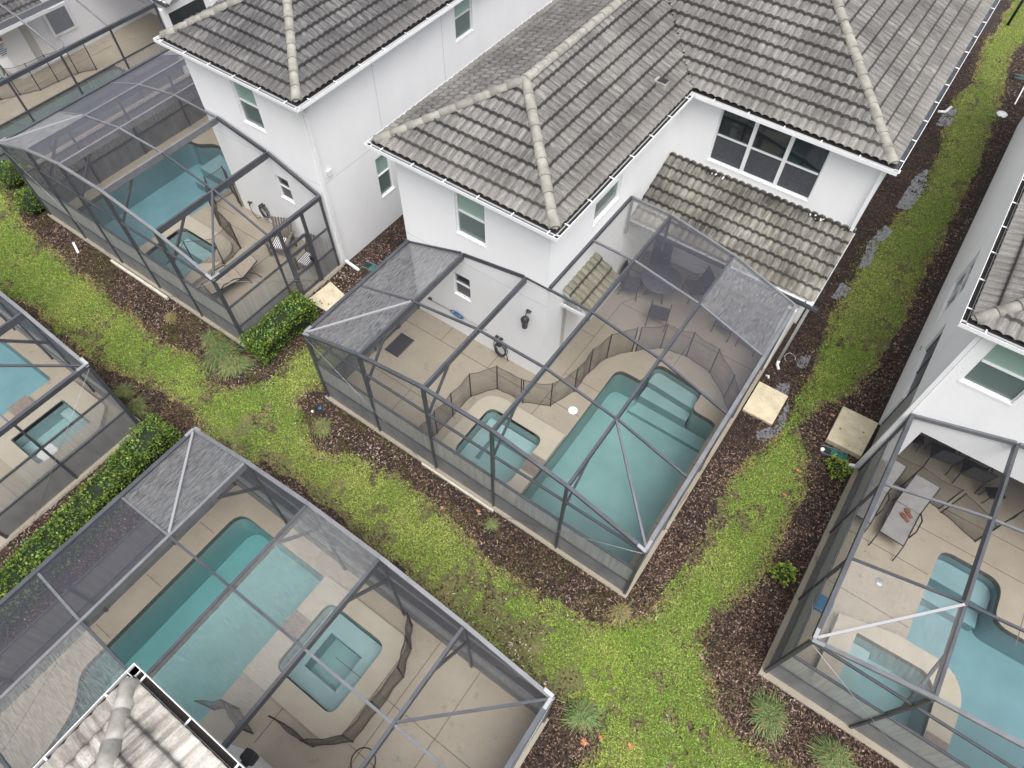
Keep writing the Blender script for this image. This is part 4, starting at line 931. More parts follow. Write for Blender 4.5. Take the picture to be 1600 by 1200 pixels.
def lounger(label, x, y, rz, fab, recl=.55):
    t = thing('sun_lounger', label, 'sun lounger', (x, y, ZD), radians(rz), 'sling sun loungers', local=True)
    m = MB()
    for s in (-.3, .3):
        m.tube([(s, -1.0, .02), (s, -.85, .2), (s, -.68, .33), (s, .35, .33)], .014, 6)
        m.tube([(s, .35, .33), (s, .95, .33+recl)], .014, 6)
        m.tube([(s*1.02, .55, 0), (s*1.02, .45, .3), (s*1.2, .1, .52), (s*1.2, -.25, .50), (s*1.05, -.4, .33)], .018, 6)
        m.tube([(s, .9, .0), (s, .75, .28), (s, .55, .45)], .013, 6)
    m.tube([(-.3, -.68, .33), (.3, -.68, .33)], .013, 6); m.tube([(-.3, .35, .33), (.3, .35, .33)], .013, 6); m.tube([(-.3, .95, .33+recl), (.3, .95, .33+recl)], .013, 6)
    m.build('frame', M['brownmetal'], t)
    m = MB(); m.bar((0, -.67, .335), (0, .35, .335), .57, .012); m.build('seat', M[fab], t)
    m = MB(); m.bar((0, .36, .345), (0, .95, .338+recl), .57, .012, up=(0, 1, 0) if recl > .8 else (0, 0, 1)); m.build('backrest', M[fab], t)
    return t
lounger('pale grey sling lounger with brown sandals lying on it in the right enclosure', 4.16, 10.95, -4, 'greyfab')
lounger('pale grey sling lounger half hidden against the screen wall of the right enclosure', 3.32, 11.05, -4, 'greyfab')
lounger('tan sling lounger near the front screen of the left enclosure', -15.2, 6.75, -14, 'tanfab', .35)
def sandal(x, y, rz, lab):
    t = thing('sandal', lab, 'sandal', (x, y, ZD+.345), radians(rz), 'pair of brown sandals', local=True)
    m = MB(); m.prism([(-.045, -.13), (.04, -.13), (.05, .02), (.06, .1), (.02, .15), (-.03, .14), (-.05, .05)], 0, .02); m.build('sole', M['brownsand'], t, bevel=.006)
    m = MB(); m.bar((-.06, .05, .035), (.065, .05, .035), .07, .03); m.build('strap', M['brownsand'], t, bevel=.01)
sandal(4.2, 10.98, 60, 'brown sandal lying on the lounger, the one nearer the pool'); sandal(4.24, 11.14, 50, 'brown sandal lying on the lounger, the one nearer the house')
sling_chair('dark sling chair left of the round table under the patio roof', -5.0, 13.75, 100)
sling_chair('dark sling chair in front of the round table beside the pool fence', -3.78, 13.2, 195)
sling_chair('dark sling chair behind the round table near the back window', -4.75, 15.05, 20)
sling_chair('dark sling chair right of the round table under the patio roof', -3.35, 14.75, -45)
sling_chair('dark sling chair alone near the right end of the covered patio', -1.95, 14.0, -10)
sling_chair('dark sling chair against the white end wall of the covered patio', -1.15, 13.95, -5)
sling_chair('black and silver sling chair standing first from the left inside the right lanai', 4.45, 13.3, 192, 'darkfab')
sling_chair('black and silver sling chair standing second from the left inside the right lanai', 5.25, 13.25, 185, 'darkfab')
def box_stool(label, x, y, rz):
    t = thing('footstool', label, 'footstool', (x, y, ZD), radians(rz), local=True); m = MB()
    for sx in (-.17, .17):
        for sy in (-.12, .12): m.tube([(sx, sy, 0), (sx*.9, sy*.9, .34)], .012, 6)
    m.build('legs', M['brownmetal'], t); m = MB(); m.box(-.2, .2, -.15, .15, .34, .40); m.build('cushion', M['black'], t, bevel=.02)
box_stool('small black footstool in the left corner of the right lanai', 3.75, 13.35, 15); box_stool('small black footstool beside the second chair in the right lanai', 5.85, 12.95, 35)
t = thing('round_table', 'dark round patio table between four sling chairs', 'table', (-4.3, 14.2, ZD)); m = MB(); m.lathe([(0, .64), (.6, .64), (.61, .65), (.61, .665), (.6, .672), (0, .672)], (-4.3, 14.2, ZD), 32); m.build('tabletop', M['tabletop'], t)
for k in range(4):
    a = pi/4+k*pi/2; m = MB(); m.tube([(-4.3+.45*cos(a), 14.2+.45*sin(a), ZD), (-4.3+.3*cos(a), 14.2+.3*sin(a), ZD+.35), (-4.3+.42*cos(a), 14.2+.42*sin(a), ZD+.64)], .016, 6); m.build('leg', M['brownmetal'], t)
def wood_chair(label, x, y, rz):
    t = thing('wooden_armchair', label, 'armchair', (x, y, ZD), radians(rz), 'slatted grey armchairs by the wall', local=True)
    for k in range(7): m = MB() if k == 0 else m; m.bar((-.26+k*.087, .24, .3), (-.29+k*.097, .48, 1.0), .07, .02, up=(0, 1, 0))
    m.build('backrest', M['wood'], t)
    m = MB()
    for k in range(7): m.box(-.28, .28, -.3+k*.08, -.24+k*.08, .345-k*.008, .365-k*.008)
    m.build('seat', M['wood'], t)
    c = MB()
    for k in range(8): c.box(-.25+k*.064, -.222+k*.064, -.27, .2, .372, .415, 0); c.box(-.221+k*.064, -.187+k*.064, -.27, .2, .372, .413, 1)
    c.build('striped_cushion', [M['black'], M['white']], t)
    for s in (-1, 1): m = MB(); m.box(s*.31-.05, s*.31+.05, -.34, .38, .56, .585); m.box(s*.31-.03, s*.31+.03, -.3, -.24, 0, .56); m.box(s*.31-.03, s*.31+.03, .26, .32, 0, .56); m.build('arm', M['wood'], t)
wood_chair('slatted grey armchair with a striped cushion, the one next to the screen door', -13.72, 8.75, 8); wood_chair('slatted grey armchair with a striped cushion, the one next to the hose reel', -14.95, 8.75, 25)

# ================================================================== SMALL THINGS ON WALLS AND DECKS
def hose(label, axis, c, r, mat='black', plane=0, n=5):
    t = thing('garden_hose', label, 'garden hose', c); rr = random.Random(int(abs(c[0])*10)); f = (lambda a, b, o: (c[0]+a, c[1]-o, c[2]+b)) if axis == 'y' else (lambda a, b, o: (c[0]+o, c[1]+a, c[2]+b))
    m = MB()
    for k in range(n):
        q = r*rr.uniform(.72, 1.05); dx = rr.uniform(-.03, .03); dz = rr.uniform(-.06, .02)-q+r; m.tube([f(dx+q*.8*cos(a*2*pi/22), -dz+q*1.15*sin(a*2*pi/22), .04+.018*k) for a in range(22)], .011, 6, closed=True)
    m.build('coil', M[mat], t)
    m = MB(); p = [f(-.05, r*.9, 0), f(-.05, r*.9, .16), f(.05, r*.9, .16), f(.05, r*.9, 0)]
    for a, b in zip(p[:-1], p[1:]): m.bar(a, b, .05, .02, ext=.01)
    m.build('bracket', M['darkmetal'], t)
    m = MB(); m.tube([f(r*.6, -.1, .05), f(r*.9, -r*.8, .06), f(r*1.1, -r*1.5, .08)], .011, 6); m.build('hose_end', M[mat], t)
hose('black garden hose coiled on the wall below the small window of the central house', 'y', (-6.82, 9.44, .52), .26)
hose('black garden hose coiled on the wall below the small window of the left house', 'y', (-16.3, 9.44, .62), .27)
hose('black garden hose coiled on the long side wall of the right hand house', 'x', (2.86, 15.9, .68), .33)
hose('green garden hose coiled on the wall of the upper left house', 'x', (-30.2, 8.75, .8), .3, 'teal')
t = thing('hose_tap', 'black tap with a short hose beside the coil on the left house wall', 'tap', (-16.95, 9.44, .62)); m = MB(); m.tube([(-16.95, 9.44, .62), (-16.95, 9.34, .62), (-16.95, 9.32, .55)], .025, 8); m.build('spout', M['darkmetal'], t); m = MB(); m.lathe([(0, 0), (.05, 0), (.05, .02), (0, .02)], (-16.95, 9.34, .67), 10); m.build('handle', M['darkmetal'], t); m = MB(); m.tube([(-16.95, 9.32, .55), (-16.9, 9.3, .3), (-16.7, 9.28, .17), (-16.5, 9.3, .3)], .011, 6); m.build('short_hose', M['black'], t)
t = thing('wall_lantern', 'black lantern on the wall near the corner of the central house', 'lantern', (-5.95, 9.44, 2.55))
m = MB(); m.lathe([(0, -.01), (.07, -.01), (.075, .02), (0, .02)], (-5.95, 9.42, 2.72), 10); m.tube([(-5.95, 9.44, 2.7), (-5.95, 9.33, 2.8), (-5.95, 9.25, 2.66)], .014, 6); m.build('bracket', M['darkmetal'], t)
m = MB(); m.lathe([(.015, .12), (.05, .1), (.115, .02), (.115, 0), (0, 0)], (-5.95, 9.25, 2.55), 12); m.lathe([(0, -.3), (.07, -.3), (.075, -.27), (0, -.27)], (-5.95, 9.25, 2.55), 12)
for k in range(6): a = k*pi/3; m.tube([(-5.95+.1*cos(a), 9.25+.1*sin(a), 2.55), (-5.95+.068*cos(a), 9.25+.068*sin(a), 2.27)], .008, 4)
m.build('cage', M['darkmetal'], t); m = MB(); m.lathe([(.085, -.01), (.055, -.26)], (-5.95, 9.25, 2.55), 12); m.build('glass', M['glasscreen'], t)
t = thing('cleaning_pole', 'pool cleaning pole with a blue net frame hung along the central house wall', 'pole', (-8.4, 9.4, .9))
m = MB(); m.tube([(-9.44, 9.4, .9), (-7.3, 9.4, .96)], .012, 6); m.build('pole', M['steel'], t); m = MB(); m.tube([(-8.35+.24*cos(a*pi/8), 9.38, .95+.1*sin(a*pi/8)) for a in range(16)], .014, 6, closed=True); m.tube([(-8.3+.15*cos(a*pi/8), 9.37, .95+.06*sin(a*pi/8)) for a in range(16)], .02, 6, closed=True); m.build('net_frame', M['blueplastic'], t)
for s in (-9.4, -7.0, -6.86): 
    m = MB(); m.box(s, s+.1, 9.36, 9.44, .93, .96); m.build('hook', M['darkmetal'], t)
def pad(label, pts, z, hh=.06, mat='padm'):
    m = MB(); m.prism(pts, .0, z); q = random.Random(int(pts[1][1]*10)); xs = [p[0] for p in pts]; ys = [p[1] for p in pts]
    for k in range(13):
        cx, cy = q.uniform(min(xs)+.12, max(xs)-.12), q.uniform(min(ys)+.12, max(ys)-.12); rr = q.choice([.007, .009, .012, .016, .026]); m.poly([(cx+rr*q.uniform(.6, 1.3)*cos(a*pi/4), cy+rr*q.uniform(.6, 1.3)*sin(a*pi/4)) for a in range(8)], z=z+.003, mi=1)
    o = m.build('utility_pad', [M[mat], M['debris']]); tag(o, label, 'concrete pad', 'pale square pads beside the enclosures'); r = random.Random(int(pts[0][0]*9)); 
    return o
pad('square concrete pad with lichen stains against the central enclosure', [(-.36, 11.83), (.5, 11.85), (.5, 12.97), (-.36, 12.97)], .09)
pad('cream square pad with dark debris spots beside the right hand house corner', [(1.87, 12.22), (2.8, 12.24), (2.84, 13.5), (1.87, 13.48)], .17)
pad('cream concrete pad at the screen door between the two houses', [(-12.9, 7.7), (-12.1, 7.74), (-11.95, 8.5), (-12.85, 8.68)], .07)
def splash(label, x, y, rz, s=1):
    t = thing('splash_block', label, 'splash block', (x, y, .015), radians(rz), 'green splash blocks under the downspouts', local=True); m = MB()
    m.box(-.33*s, .33*s, -.13*s, .13*s, 0, .02); m.build('tray', M['teal'], t)
    m = MB()
    for sy in (-.13*s, .12*s): m.box(-.33*s, .33*s, sy, sy+.012, .021, .075)
    m.build('rim', M['steel'], t)
    m = MB(); m.box(-.33*s, -.1*s, -.117*s, .117*s, .021, .03); m.build('dark_end', M['tealdark'], t)
splash('green splash block on the mulch between the two houses', -12.2, 9.9, 8); splash('green splash block below the cream pad of the right hand house', 2.22, 12.0, 12); splash('teal splash block far up the mulch strip in the upper right corner', 2.3, 33.3, 10)
m = MB(); m.tube([(1.9, 11.9, .02), (1.9, 11.9, .12)], .05, 12); o = m.build('cap_lid', M['white']); tag(o, 'round white drain cap at the end of the green splash block', 'drain cap')
def simple(name, label, cat, mb, mat, group=None, bevel=0):
    o = mb.build(name, M[mat], bevel=bevel); return tag(o, label, cat, group)
simple('white_stake', 'white plastic stake lying on the mulch before the left enclosure', 'stake', MB().bar((-20.83, 5.08, .04), (-20.29, 4.89, .04), .07, .035), 'white', bevel=.008)
simple('white_kerb_strip', 'thick white kerb strip along the foot of the left enclosure', 'kerb strip', MB().box(-19.1, -16.4, 5.24, 5.32, .0, .12), 'kerb', bevel=.01)
simple('white_kerb_strip', 'thin white kerb strip along the foot of the central enclosure', 'kerb strip', MB().box(-6.5, -4.2, 5.40, 5.45, .0, .11), 'kerb', bevel=.01)
t = thing('plastic_item', 'small blue and white plastic item in the mulch at the central enclosure corner', 'plastic item', (-9.9, 5.05, 0)); m = MB(); m.lathe([(0, .10), (.05, .09), (.06, .06), (0, .05)], (-9.85, 5.12, 0), 12); m.build('blue_cap', M['blueplastic'], t); m = MB(); m.lathe([(0, .06), (.035, .05), (.035, 0)], (-9.97, 4.93, 0), 10); m.build('white_cap', M['white'], t); m = MB(); m.tube([(-9.85, 5.12, .07), (-9.97, 4.93, .02)], .012, 5); m.box(-9.8, -9.66, 5.0, 5.12, 0, .06); m.build('cable', M['black'], t)  # small blue and white plastic bits joined by a cable
m = MB(); m.tube([(-3.13+.25*cos(a*pi/16), -.56+.25*sin(a*pi/16), ZD+.015) for a in range(32)], .013, 6, closed=True); simple('hoop', 'black hoop lying on the bare deck at the bottom edge of the photo', 'hoop', m, 'black')
m = MB(); m.tube([(.02+.15*cos(a*pi/12), 14.3+.17*sin(a*pi/12), .04+.02*sin(a)) for a in range(18)], .006, 5); simple('wire_loop', 'loop of pale wire on the wet mulch beside the central enclosure', 'wire', m, 'white')
m = MB(); m.tube([(-.3, 13.3, .05), (-.22, 13.3, .08), (-.2, 13.26, .03)], .03, 10); simple('drain_elbow', 'white pipe elbow sticking out of the mulch by the stained pad', 'pipe', m, 'white')
simple('clean_out_cap', 'pale round cap in the mulch strip at the upper right', 'drain cap', MB().lathe([(0, .04), (.2, .04), (.21, 0)], (2.2, 30.3, 0), 14), 'white')
simple('marker_stake', 'thin white marker stake lying on the mulch in the upper right', 'stake', MB().bar((2.45, 31.2, .05), (2.5, 33.4, .05), .05, .03), 'white')
simple('black_post', 'thin black post standing on the grass at the top right corner', 'post', MB().tube([(.8, 37.3, 0), (.8, 37.3, 1.6)], .06, 8), 'black')
simple('pipe_elbow', 'white pipe elbow lying beside the gutter in the upper right puddles', 'pipe', MB().tube([(.1, 28.9, .06), (.35, 29.0, .08), (.45, 29.5, .06)], .06, 8), 'white')
simple('folded_towel', 'folded blue towel on the deck behind the left wall of the right enclosure', 'towel', MB().box(3.2, 3.6, 7.75, 8.15, ZD, ZD+.1), 'bluemetal', bevel=.03)
t = thing('flood_light', 'black flood light on the white wall of the lower left house', 'flood light', (-4.2, -1.62, 2.8)); m = MB(); m.box(-4.32, -4.08, -1.62, -1.42, 2.75, 3.0); m.build('housing', M['black'], t, bevel=.04); m = MB(); m.box(-4.26, -4.14, -1.70, -1.62, 2.8, 2.9); m.build('bracket', M['darkmetal'], t)
# sign, doors and window of the upper left house
OFF[hT] = tuple(hT.location)
t = thing('warning_sign', 'white pool rules sign with a red heading on the upper left white door', 'sign', (-30.3, 9.5, 1.4)); fx = -30.30
m = MB(); m.box(fx-.0, fx+.012, 9.18, 9.62, 1.02, 1.72); m.build('board', M['white'], t); m = MB(); m.box(fx+.0125, fx+.016, 9.2, 9.6, 1.58, 1.7); m.build('red_heading', M['red'], t)
m = MB()
for k in range(6): m.box(fx+.0125, fx+.015, 9.23+(k % 2)*.03, 9.56-(k % 3)*.04, 1.46-k*.07, 1.49-k*.07)
m.build('text_lines', M['blueplastic'], t)
m = MB(); m.box(-30.33, -30.27, 11.4, 12.45, .85, 1.85); w_ = m.build('window', M['trim'], hT); m = MB(); m.box(-30.27, -30.262, 11.5, 12.35, .95, 1.75); m.build('pane', M['glasscreen'], w_)
m = MB(); m.box(-25.25, -25.235, 13.7, 15.3, 1.3, 2.4); m.build('window', M['glass'], hT)
setT(TFM(1, 1, -24.85, 0)); a_ = tile_roof('awning_roof', [(-4.5, 8.7), (-4.5, 11.35), (-5.45, 11.35), (-5.45, 8.7)], (-4.5, 8.7), (0, 1), (-1, 0), 2.35, M['tileL'], hT, slope=.5, arch=.05); m = MB(); m.box(-5.47, -4.5, 8.7, 11.35, 2.2, 2.33); m.build('awning_frame', M['trim'], hT); setT(ID)

# ================================================================== PLANTS
LG = np.array([.17, .29, .06]); LD = np.array([.03, .075, .014]); LY = np.array([.34, .46, .08])
def leafcol(n, lo=0., hi=1., yel=.25):
    a = rng.uniform(lo, hi, n)[:, None]; c = LD*(1-a)+LG*a; y = (rng.random(n) < yel)[:, None]; c = np.where(y, LY*(.35+.65*a), c); return c*rng.uniform(.75, 1.25, (n, 1))
def hedge(label, x0, x1, y0, y1, h, dens=900, shear=0):
    t = thing('hedge', label, 'hedge', ((x0+x1)/2, (y0+y1)/2, 0), group='clipped green hedges'); off = tuple(t.location)
    m = MB(); m.prism([(x0+.14+(y1-y0)*shear, y0+.14), (x1-.14+(y1-y0)*shear, y0+.14), (x1-.14, y1-.14), (x0+.14, y1-.14)], 0, h-.14); m.build('branches', M['core'], t)
    Lx, Ly = x1-x0, y1-y0; A = [Lx*Ly, Ly*h, Ly*h, Lx*h, Lx*h]; tot = sum(A); n = int(tot*dens); f = rng.choice(5, n, p=np.array(A)/tot); u, v = rng.random(n), rng.random(n); P = np.zeros((n, 3)); nr = np.zeros((n, 3))
    P[:, 0] = x0+u*Lx; P[:, 1] = y0+v*Ly; P[:, 2] = h; nr[f == 0] = (0, 0, 1)
    k = f == 1; P[k, 0] = x0; P[k, 2] = h*u[k]; nr[k] = (-1, 0, 0)
    k = f == 2; P[k, 0] = x1; P[k, 2] = h*u[k]; nr[k] = (1, 0, 0)
    k = f == 3; P[k, 1] = y0; P[k, 2] = h*v[k]; nr[k] = (0, -1, 0)
    k = f == 4; P[k, 1] = y1; P[k, 2] = h*v[k]; nr[k] = (0, 1, 0)
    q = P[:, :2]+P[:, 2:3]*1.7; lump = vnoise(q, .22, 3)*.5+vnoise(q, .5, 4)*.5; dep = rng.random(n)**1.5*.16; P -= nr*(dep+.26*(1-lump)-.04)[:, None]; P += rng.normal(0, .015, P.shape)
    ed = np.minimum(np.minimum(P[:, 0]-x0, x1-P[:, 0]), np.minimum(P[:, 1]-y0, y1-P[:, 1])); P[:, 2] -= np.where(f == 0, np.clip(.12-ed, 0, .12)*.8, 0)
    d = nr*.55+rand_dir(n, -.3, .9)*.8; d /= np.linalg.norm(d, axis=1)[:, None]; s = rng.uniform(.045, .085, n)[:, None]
    col = leafcol(n, .3, 1, .4)*(1-.45*dep/.16)[:, None]*np.where(f == 0, 1.15, .8)[:, None]  # shade put into leaf colour: inner and side leaves darker, top paler
    P[:, 0] += (y1-P[:, 1])*shear
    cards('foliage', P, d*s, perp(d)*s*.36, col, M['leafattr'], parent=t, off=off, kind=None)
M['core'] = plain('hedge_twigs', (.012, .022, .008), .9, var=.5, scale=20)
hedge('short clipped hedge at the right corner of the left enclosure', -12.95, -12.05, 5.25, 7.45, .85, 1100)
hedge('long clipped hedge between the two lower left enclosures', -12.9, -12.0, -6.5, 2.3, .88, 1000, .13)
def bush(label, x, y, r, h, n, name='shrub', yel=.3, lo=.3, group='small shrubs in the mulch'):
    t = thing(name, label, 'shrub', (x, y, 0), group=group); d = rand_dir(n, -.15, 1); lump = .75+.25*np.sin(d[:, 0]*7+x)*np.cos(d[:, 1]*6+y)+rng.uniform(-.12, .12, n)
    P = np.stack([x+d[:, 0]*r*lump, y+d[:, 1]*r*lump, h*.35+d[:, 2]*h*.62*lump], 1); dd = d*.6+rand_dir(n, -.2, 1)*.7; dd /= np.linalg.norm(dd, axis=1)[:, None]; s = rng.uniform(.04, .075, n)[:, None]
    m = MB(); m.lathe([(0, h*.8), (r*.55, h*.62), (r*.7, h*.35), (r*.4, .02)], (x, y, 0), 10); m.build('branches', M['core'], t)
    cards('foliage', P, dd*s, perp(dd)*s*.38, leafcol(n, lo, 1, yel), M['leafattr'], parent=t, off=tuple(t.location), kind=None)
bush('round green shrub at the left edge beside the left enclosure', -24.9, 5.75, .62, .9, 1500); bush('round green shrub standing against the corner of the left enclosure', -23.15, 5.35, .62, .9, 1600)
bush('low yellow green shrub beside the green splash block on the right', 2.42, 11.55, .34, .4, 500, yel=.85, lo=.6); bush('small yellow green shrub alone in the mulch left of the right enclosure', 2.36, 8.1, .3, .45, 500, yel=.85, lo=.6)
def tuft(label, x, y, r, n=420, dry=.2, h=.55, green=1.0):
    t = thing('ornamental_grass', label, 'ornamental grass', (x, y, 0), group='clumps of long bladed grass'); n = int(n*2.0); a = rng.random(n)*2*pi; sp = rng.random(n)**.6*(.75+.35*np.sin(a*2+x*3)+.15*np.sin(a*5+y))
    R0 = r*.28; ra = rng.random(n)*2*pi; rr = R0*np.sqrt(rng.random(n)); b = np.stack([x+np.cos(ra)*rr, y+np.sin(ra)*rr, np.zeros(n)], 1); out = np.stack([np.cos(a), np.sin(a), np.zeros(n)], 1)+rng.normal(0, .18, (n, 3))*np.array([1, 1, .3])
    up = np.array([0, 0, 1.]); L1 = (out*sp[:, None]*.55*r/.6+up*(1-.5*sp[:, None]))*h*rng.uniform(.35, .85, (n, 1)); L2 = (out*(.35+.5*sp[:, None])-up*(.02+.25*sp[:, None]))*r*.55*rng.uniform(.4, 1.1, (n, 1)); L3 = (L2*.7-up*r*.28*sp[:, None])*rng.uniform(.2, 1, (n, 1))
    w = np.cross(out, up)*.0055; dr = (rng.random(n) < dry)[:, None]; c = np.where(dr, np.array([.34, .26, .13]), np.array([.15, .22, .085])*green)*rng.uniform(.55, 1.5, (n, 1))
    B = np.concatenate([b, b+L1*.9, b+L1*.9+L2*.9]); U = np.concatenate([L1, L2, L3]); Wd = np.concatenate([w, w, w*.7]); cards('blades', B, U, Wd, np.concatenate([c*.8, c, c*1.15]), M['grassattr'], parent=t, off=tuple(t.location), kind=None)
tuft('large blue green grass clump at the front corner of the left enclosure', -13.35, 4.75, .75, 700, .15, .6); tuft('large green grass clump beside the short clipped hedge', -12.75, 4.72, .62, 550, .3, .55, 1.3); tuft('wide green grass clump left of the two big clumps by the left enclosure', -14.0, 4.98, .6, 420, .25, .45)
tuft('small brown grass clump in the mulch by the white kerb of the left enclosure', -15.7, 4.85, .32, 220, .8, .3); tuft('half dry grass clump beside the blue plastic item', -9.35, 4.72, .42, 320, .45, .4, 1.3); tuft('small green grass clump at the middle of the central enclosure front', -4.02, 5.12, .3, 160, .2, .35, 1.3)
tuft('dry brown grass clump at the front corner of the central enclosure', -.33, 5.1, .4, 300, .75, .35); tuft('green grass clump at the right corner of the lower left enclosure', .08, 2.75, .55, 420, .15, .5, 1.3)
tuft('small grass clump behind the far corner of the lower left enclosure', -10.65, 3.0, .35, 200, .35, .35); tuft('green grass clump near the far left enclosure, the one nearer the photo edge', -14.6, 2.35, .42, 300, .3, .45, 1.1); tuft('green grass clump near the far left enclosure, the one nearer the hedge', -13.9, 2.25, .45, 320, .3, .45, 1.1)
tuft('wide green grass clump at the front corner of the right hand enclosure', 3.3, 5.05, .65, 560, .2, .5, 1.1); tuft('wide green grass clump at the bottom right in front of the right enclosure', 4.75, 5.05, .6, 520, .25, .5, 1.1)
def leaf(label, x, y, s=.09):
    s *= .72
    t = MB(); n = 9; pts = []
    for k in range(2*n): a = k*pi/n+x; q = s*(1 if k % 2 == 0 else .55)*(1+.2*sin(5*a)); pts.append((x+q*cos(a), y+q*sin(a), .075+.015*sin(3*a)))
    for k in range(2*n): t.face([(x, y, .07), pts[k], pts[(k+1) % (2*n)]])
    o = t.build('fallen_leaf', M['orange']); tag(o, label, 'leaf', 'orange leaves lying on the grass')
leaf('orange leaf on the side lawn level with the green splash block', 1.62, 10.95, .1); leaf('faded orange leaf on the side lawn nearest the central pool corner', 1.6, 10.09, .08); leaf('orange leaf beside the cream pad with debris spots', 1.74, 13.1, .1); leaf('large orange leaf by the grass clump of the lower left enclosure', .38, 2.35, .13); leaf('orange leaf just above the large orange leaf at the bottom', .62, 2.62, .09); leaf('reddish leaf alone on the open lawn near the bottom', 1.2, 2.85, .11); leaf('orange leaf at the bottom edge of the photo on the lawn', 1.0, 1.9, .1); leaf('orange leaf in the mulch before the central enclosure, left one', -5.3, 4.75, .09); leaf('orange leaf in the mulch before the central enclosure, right one', -4.5, 5.2, .09)
# ================================================================== LAWN BLADES AND BARK CHIPS
HO = [[(-9.99, 5.46), (-.41, 5.46), (-.41, 15.65), (-9.99, 15.65)], [(-22.6, 5.3), (-12.98, 5.3), (-12.98, 16), (-22.6, 16)], [(-10.02, -8), (-.43, -8), (-.43, 2.33), (-10.02, 2.33)], [(-23, -8), (-13.3, -8), (-13.3, 2.02), (-23, 2.02)], [(2.8, 5.72), (13, 5.72), (13, 30), (2.8, 30)], [(-9.95, 9.45), (-.33, 9.45), (-.33, 30), (-9.95, 30)], [(-23, 9.4), (-12.95, 9.4), (-12.95, 30), (-23, 30)]]
def scatter(x0, x1, y0, y1, dens):
    n = int((x1-x0)*(y1-y0)*dens); return np.stack([rng.uniform(x0, x1, n), rng.uniform(y0, y1, n)], 1)
def free(P):
    k = np.ones(len(P), bool)
    for h in HO: k &= ~in_poly(P, h)
    return P[k]
lawnP = [tuple(p) for p in LAWNW]
P = np.concatenate([scatter(-27, .5, 2, 7.3, 2500), scatter(-.5, 8, -1.5, 5.5, 2500), scatter(0, 16, -8, -1.5, 900), scatter(8, 16, -1.5, 4.6, 1200), scatter(0, 2.5, 5.5, 16, 2500), scatter(0, 2.6, 16, 40, 1500)])
ed = edge_dist(P, lawnP[::2]); ins = in_poly(P, lawnP); k = ins | ((ed < .32) & (rng.random(len(P)) < .55*np.exp(-ed/.12)) & (vnoise(P, .3, 14) > .35)); P = P[k]; ed = np.where(ins[k], ed[k], 0); HO2 = HO[:5]
k = np.ones(len(P), bool)
for h_ in HO2: k &= ~in_poly(P, h_)
P = P[k]; ed = ed[k]
pat = vnoise(P, .55, 1)*.55+vnoise(P, .17, 2)*.45
worn = vnoise(P, 1.9, 9)*.6+vnoise(P, .6, 10)*.4
# the strip behind the lower left enclosure and the crossing of the paths are thin and patchy
thin = np.clip(1-np.abs(P[:, 1]-3.2)/1.0, 0, 1)*(P[:, 0] > -11.5)*(P[:, 0] < .5)
thr = .245+.34*thin+.12*(ed < .15)
keep = pat > thr; P = P[keep]; ed = ed[keep]; pat = pat[keep]; worn = worn[keep]; n = len(P)
d = rand_dir(n, .05, .85); ln = rng.uniform(.035, .085, n)[:, None]
base = np.concatenate([P, np.full((n, 1), .008)], 1)
g1 = np.array([.345, .51, .085]); g2 = np.array([.15, .27, .045]); gy = np.array([.58, .60, .17]); gd = np.array([.55, .42, .20])
a = rng.random(n)[:, None]; col = g1*a+g2*(1-a)
yel = np.clip((worn-.38)*2.2, 0, .8)[:, None]*rng.random((n, 1)); col = col*(1-yel)+gy*yel
dryp = (rng.random(n) < np.clip(.05+.85*np.exp(-ed/.11)*(vnoise(P, .9, 12) > .36), 0, .85))[:, None]; col = np.where(dryp, gd*rng.uniform(.6, 1.1, (n, 1)), col)
col *= rng.uniform(.5, 1.35, (n, 1)); wd = perp(d); wd[:, 2] *= .3
lg = cards('grass_blades', base, d*ln, wd*rng.uniform(.006, .012, n)[:, None], col, M['grassattr'], label='patchy yellow green lawn running between the enclosures'); lg['category'] = 'grass'
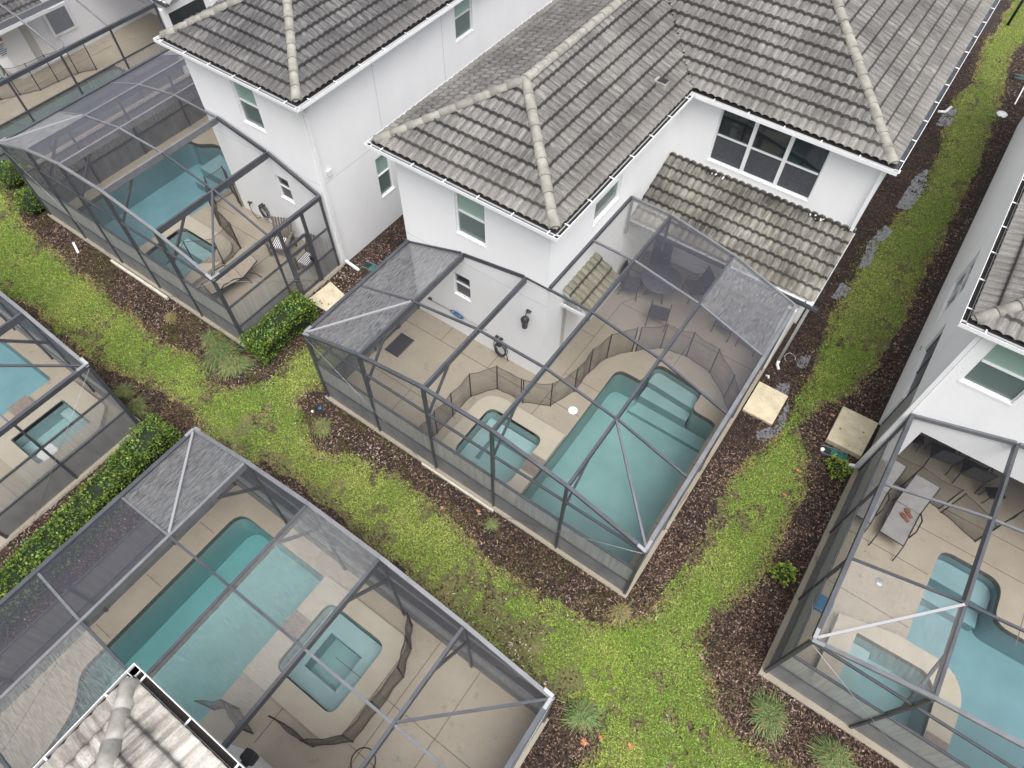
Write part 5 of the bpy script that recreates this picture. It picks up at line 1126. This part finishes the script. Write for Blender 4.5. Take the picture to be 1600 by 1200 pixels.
# bark chips
P = np.concatenate([scatter(-27, 6, 2, 7.5, 900), scatter(-13.3, -9.9, 6.5, 16, 900), scatter(-.6, 3, 5, 16, 900), scatter(-.5, 3, 16, 36, 500), scatter(-13.3, -9.9, -6, 3, 900), scatter(-.6, 2.5, -2, 3, 900), scatter(2, 7, 3.8, 5.8, 900)])
inl = in_poly(P, lawnP); ed = edge_dist(P, lawnP[::2]); pt = vnoise(P, .55, 1)*.55+vnoise(P, .17, 2)*.45
P = P[(~inl) | ((ed < .25) & (rng.random(len(P)) < .45)) | (inl & (pt < .30) & (rng.random(len(P)) < .5))]; P = free(P); n = len(P)
d = rand_dir(n, -.1, .5); ln = rng.uniform(.04, .105, n)[:, None]; w = perp(d); w[:, 2] *= .4
pal = np.array([[.02, .014, .012], [.045, .028, .022], [.095, .062, .049], [.165, .105, .08], [.29, .205, .16], [.46, .39, .34]]); zone = np.clip(vnoise(P, 1.6, 20)*.7+vnoise(P, .4, 21)*.5-.25, 0, 1)
wet = (np.abs(P[:, 0]-.2) < .9) & (P[:, 1] > 10.5)
pr = rng.random(n)*(.82+.4*zone)*np.where(wet, .75, 1.0); idx = np.searchsorted(np.array([.16, .38, .60, .82, .985]), pr); col = pal[idx]*rng.uniform(.7, 1.3, (n, 1))
base = np.concatenate([P, rng.uniform(.008, .035, (n, 1))], 1); mc = cards('bark_chips', base, d*ln, w*rng.uniform(.009, .022, n)[:, None], col, M['chipattr'], label='dark brown bark mulch in the beds along the enclosures'); mc['category'] = 'mulch'
# sparse low weeds and dry grass in the beds
P = free(scatter(-26, 3, 2.2, 6, 140)); P = P[~in_poly(P, lawnP)]; P = P[vnoise(P, .8, 30)*.6+vnoise(P, .25, 31)*.4 > .54]; P = P.repeat(14, 0)+rng.normal(0, .05, (len(P)*14, 2)); n = len(P)
d = rand_dir(n, .3, .95); a = (rng.random(n) < .45)[:, None]; col = np.where(a, np.array([.07, .13, .03]), np.array([.22, .15, .075]))*rng.uniform(.6, 1.3, (n, 1))
wd = cards('low_weeds', np.concatenate([P, np.full((n, 1), .01)], 1), d*rng.uniform(.04, .11, (n, 1)), perp(d)*.005, col, M['grassattr'], label='sparse weeds and dry grass in the mulch beds'); wd['category'] = 'weeds'
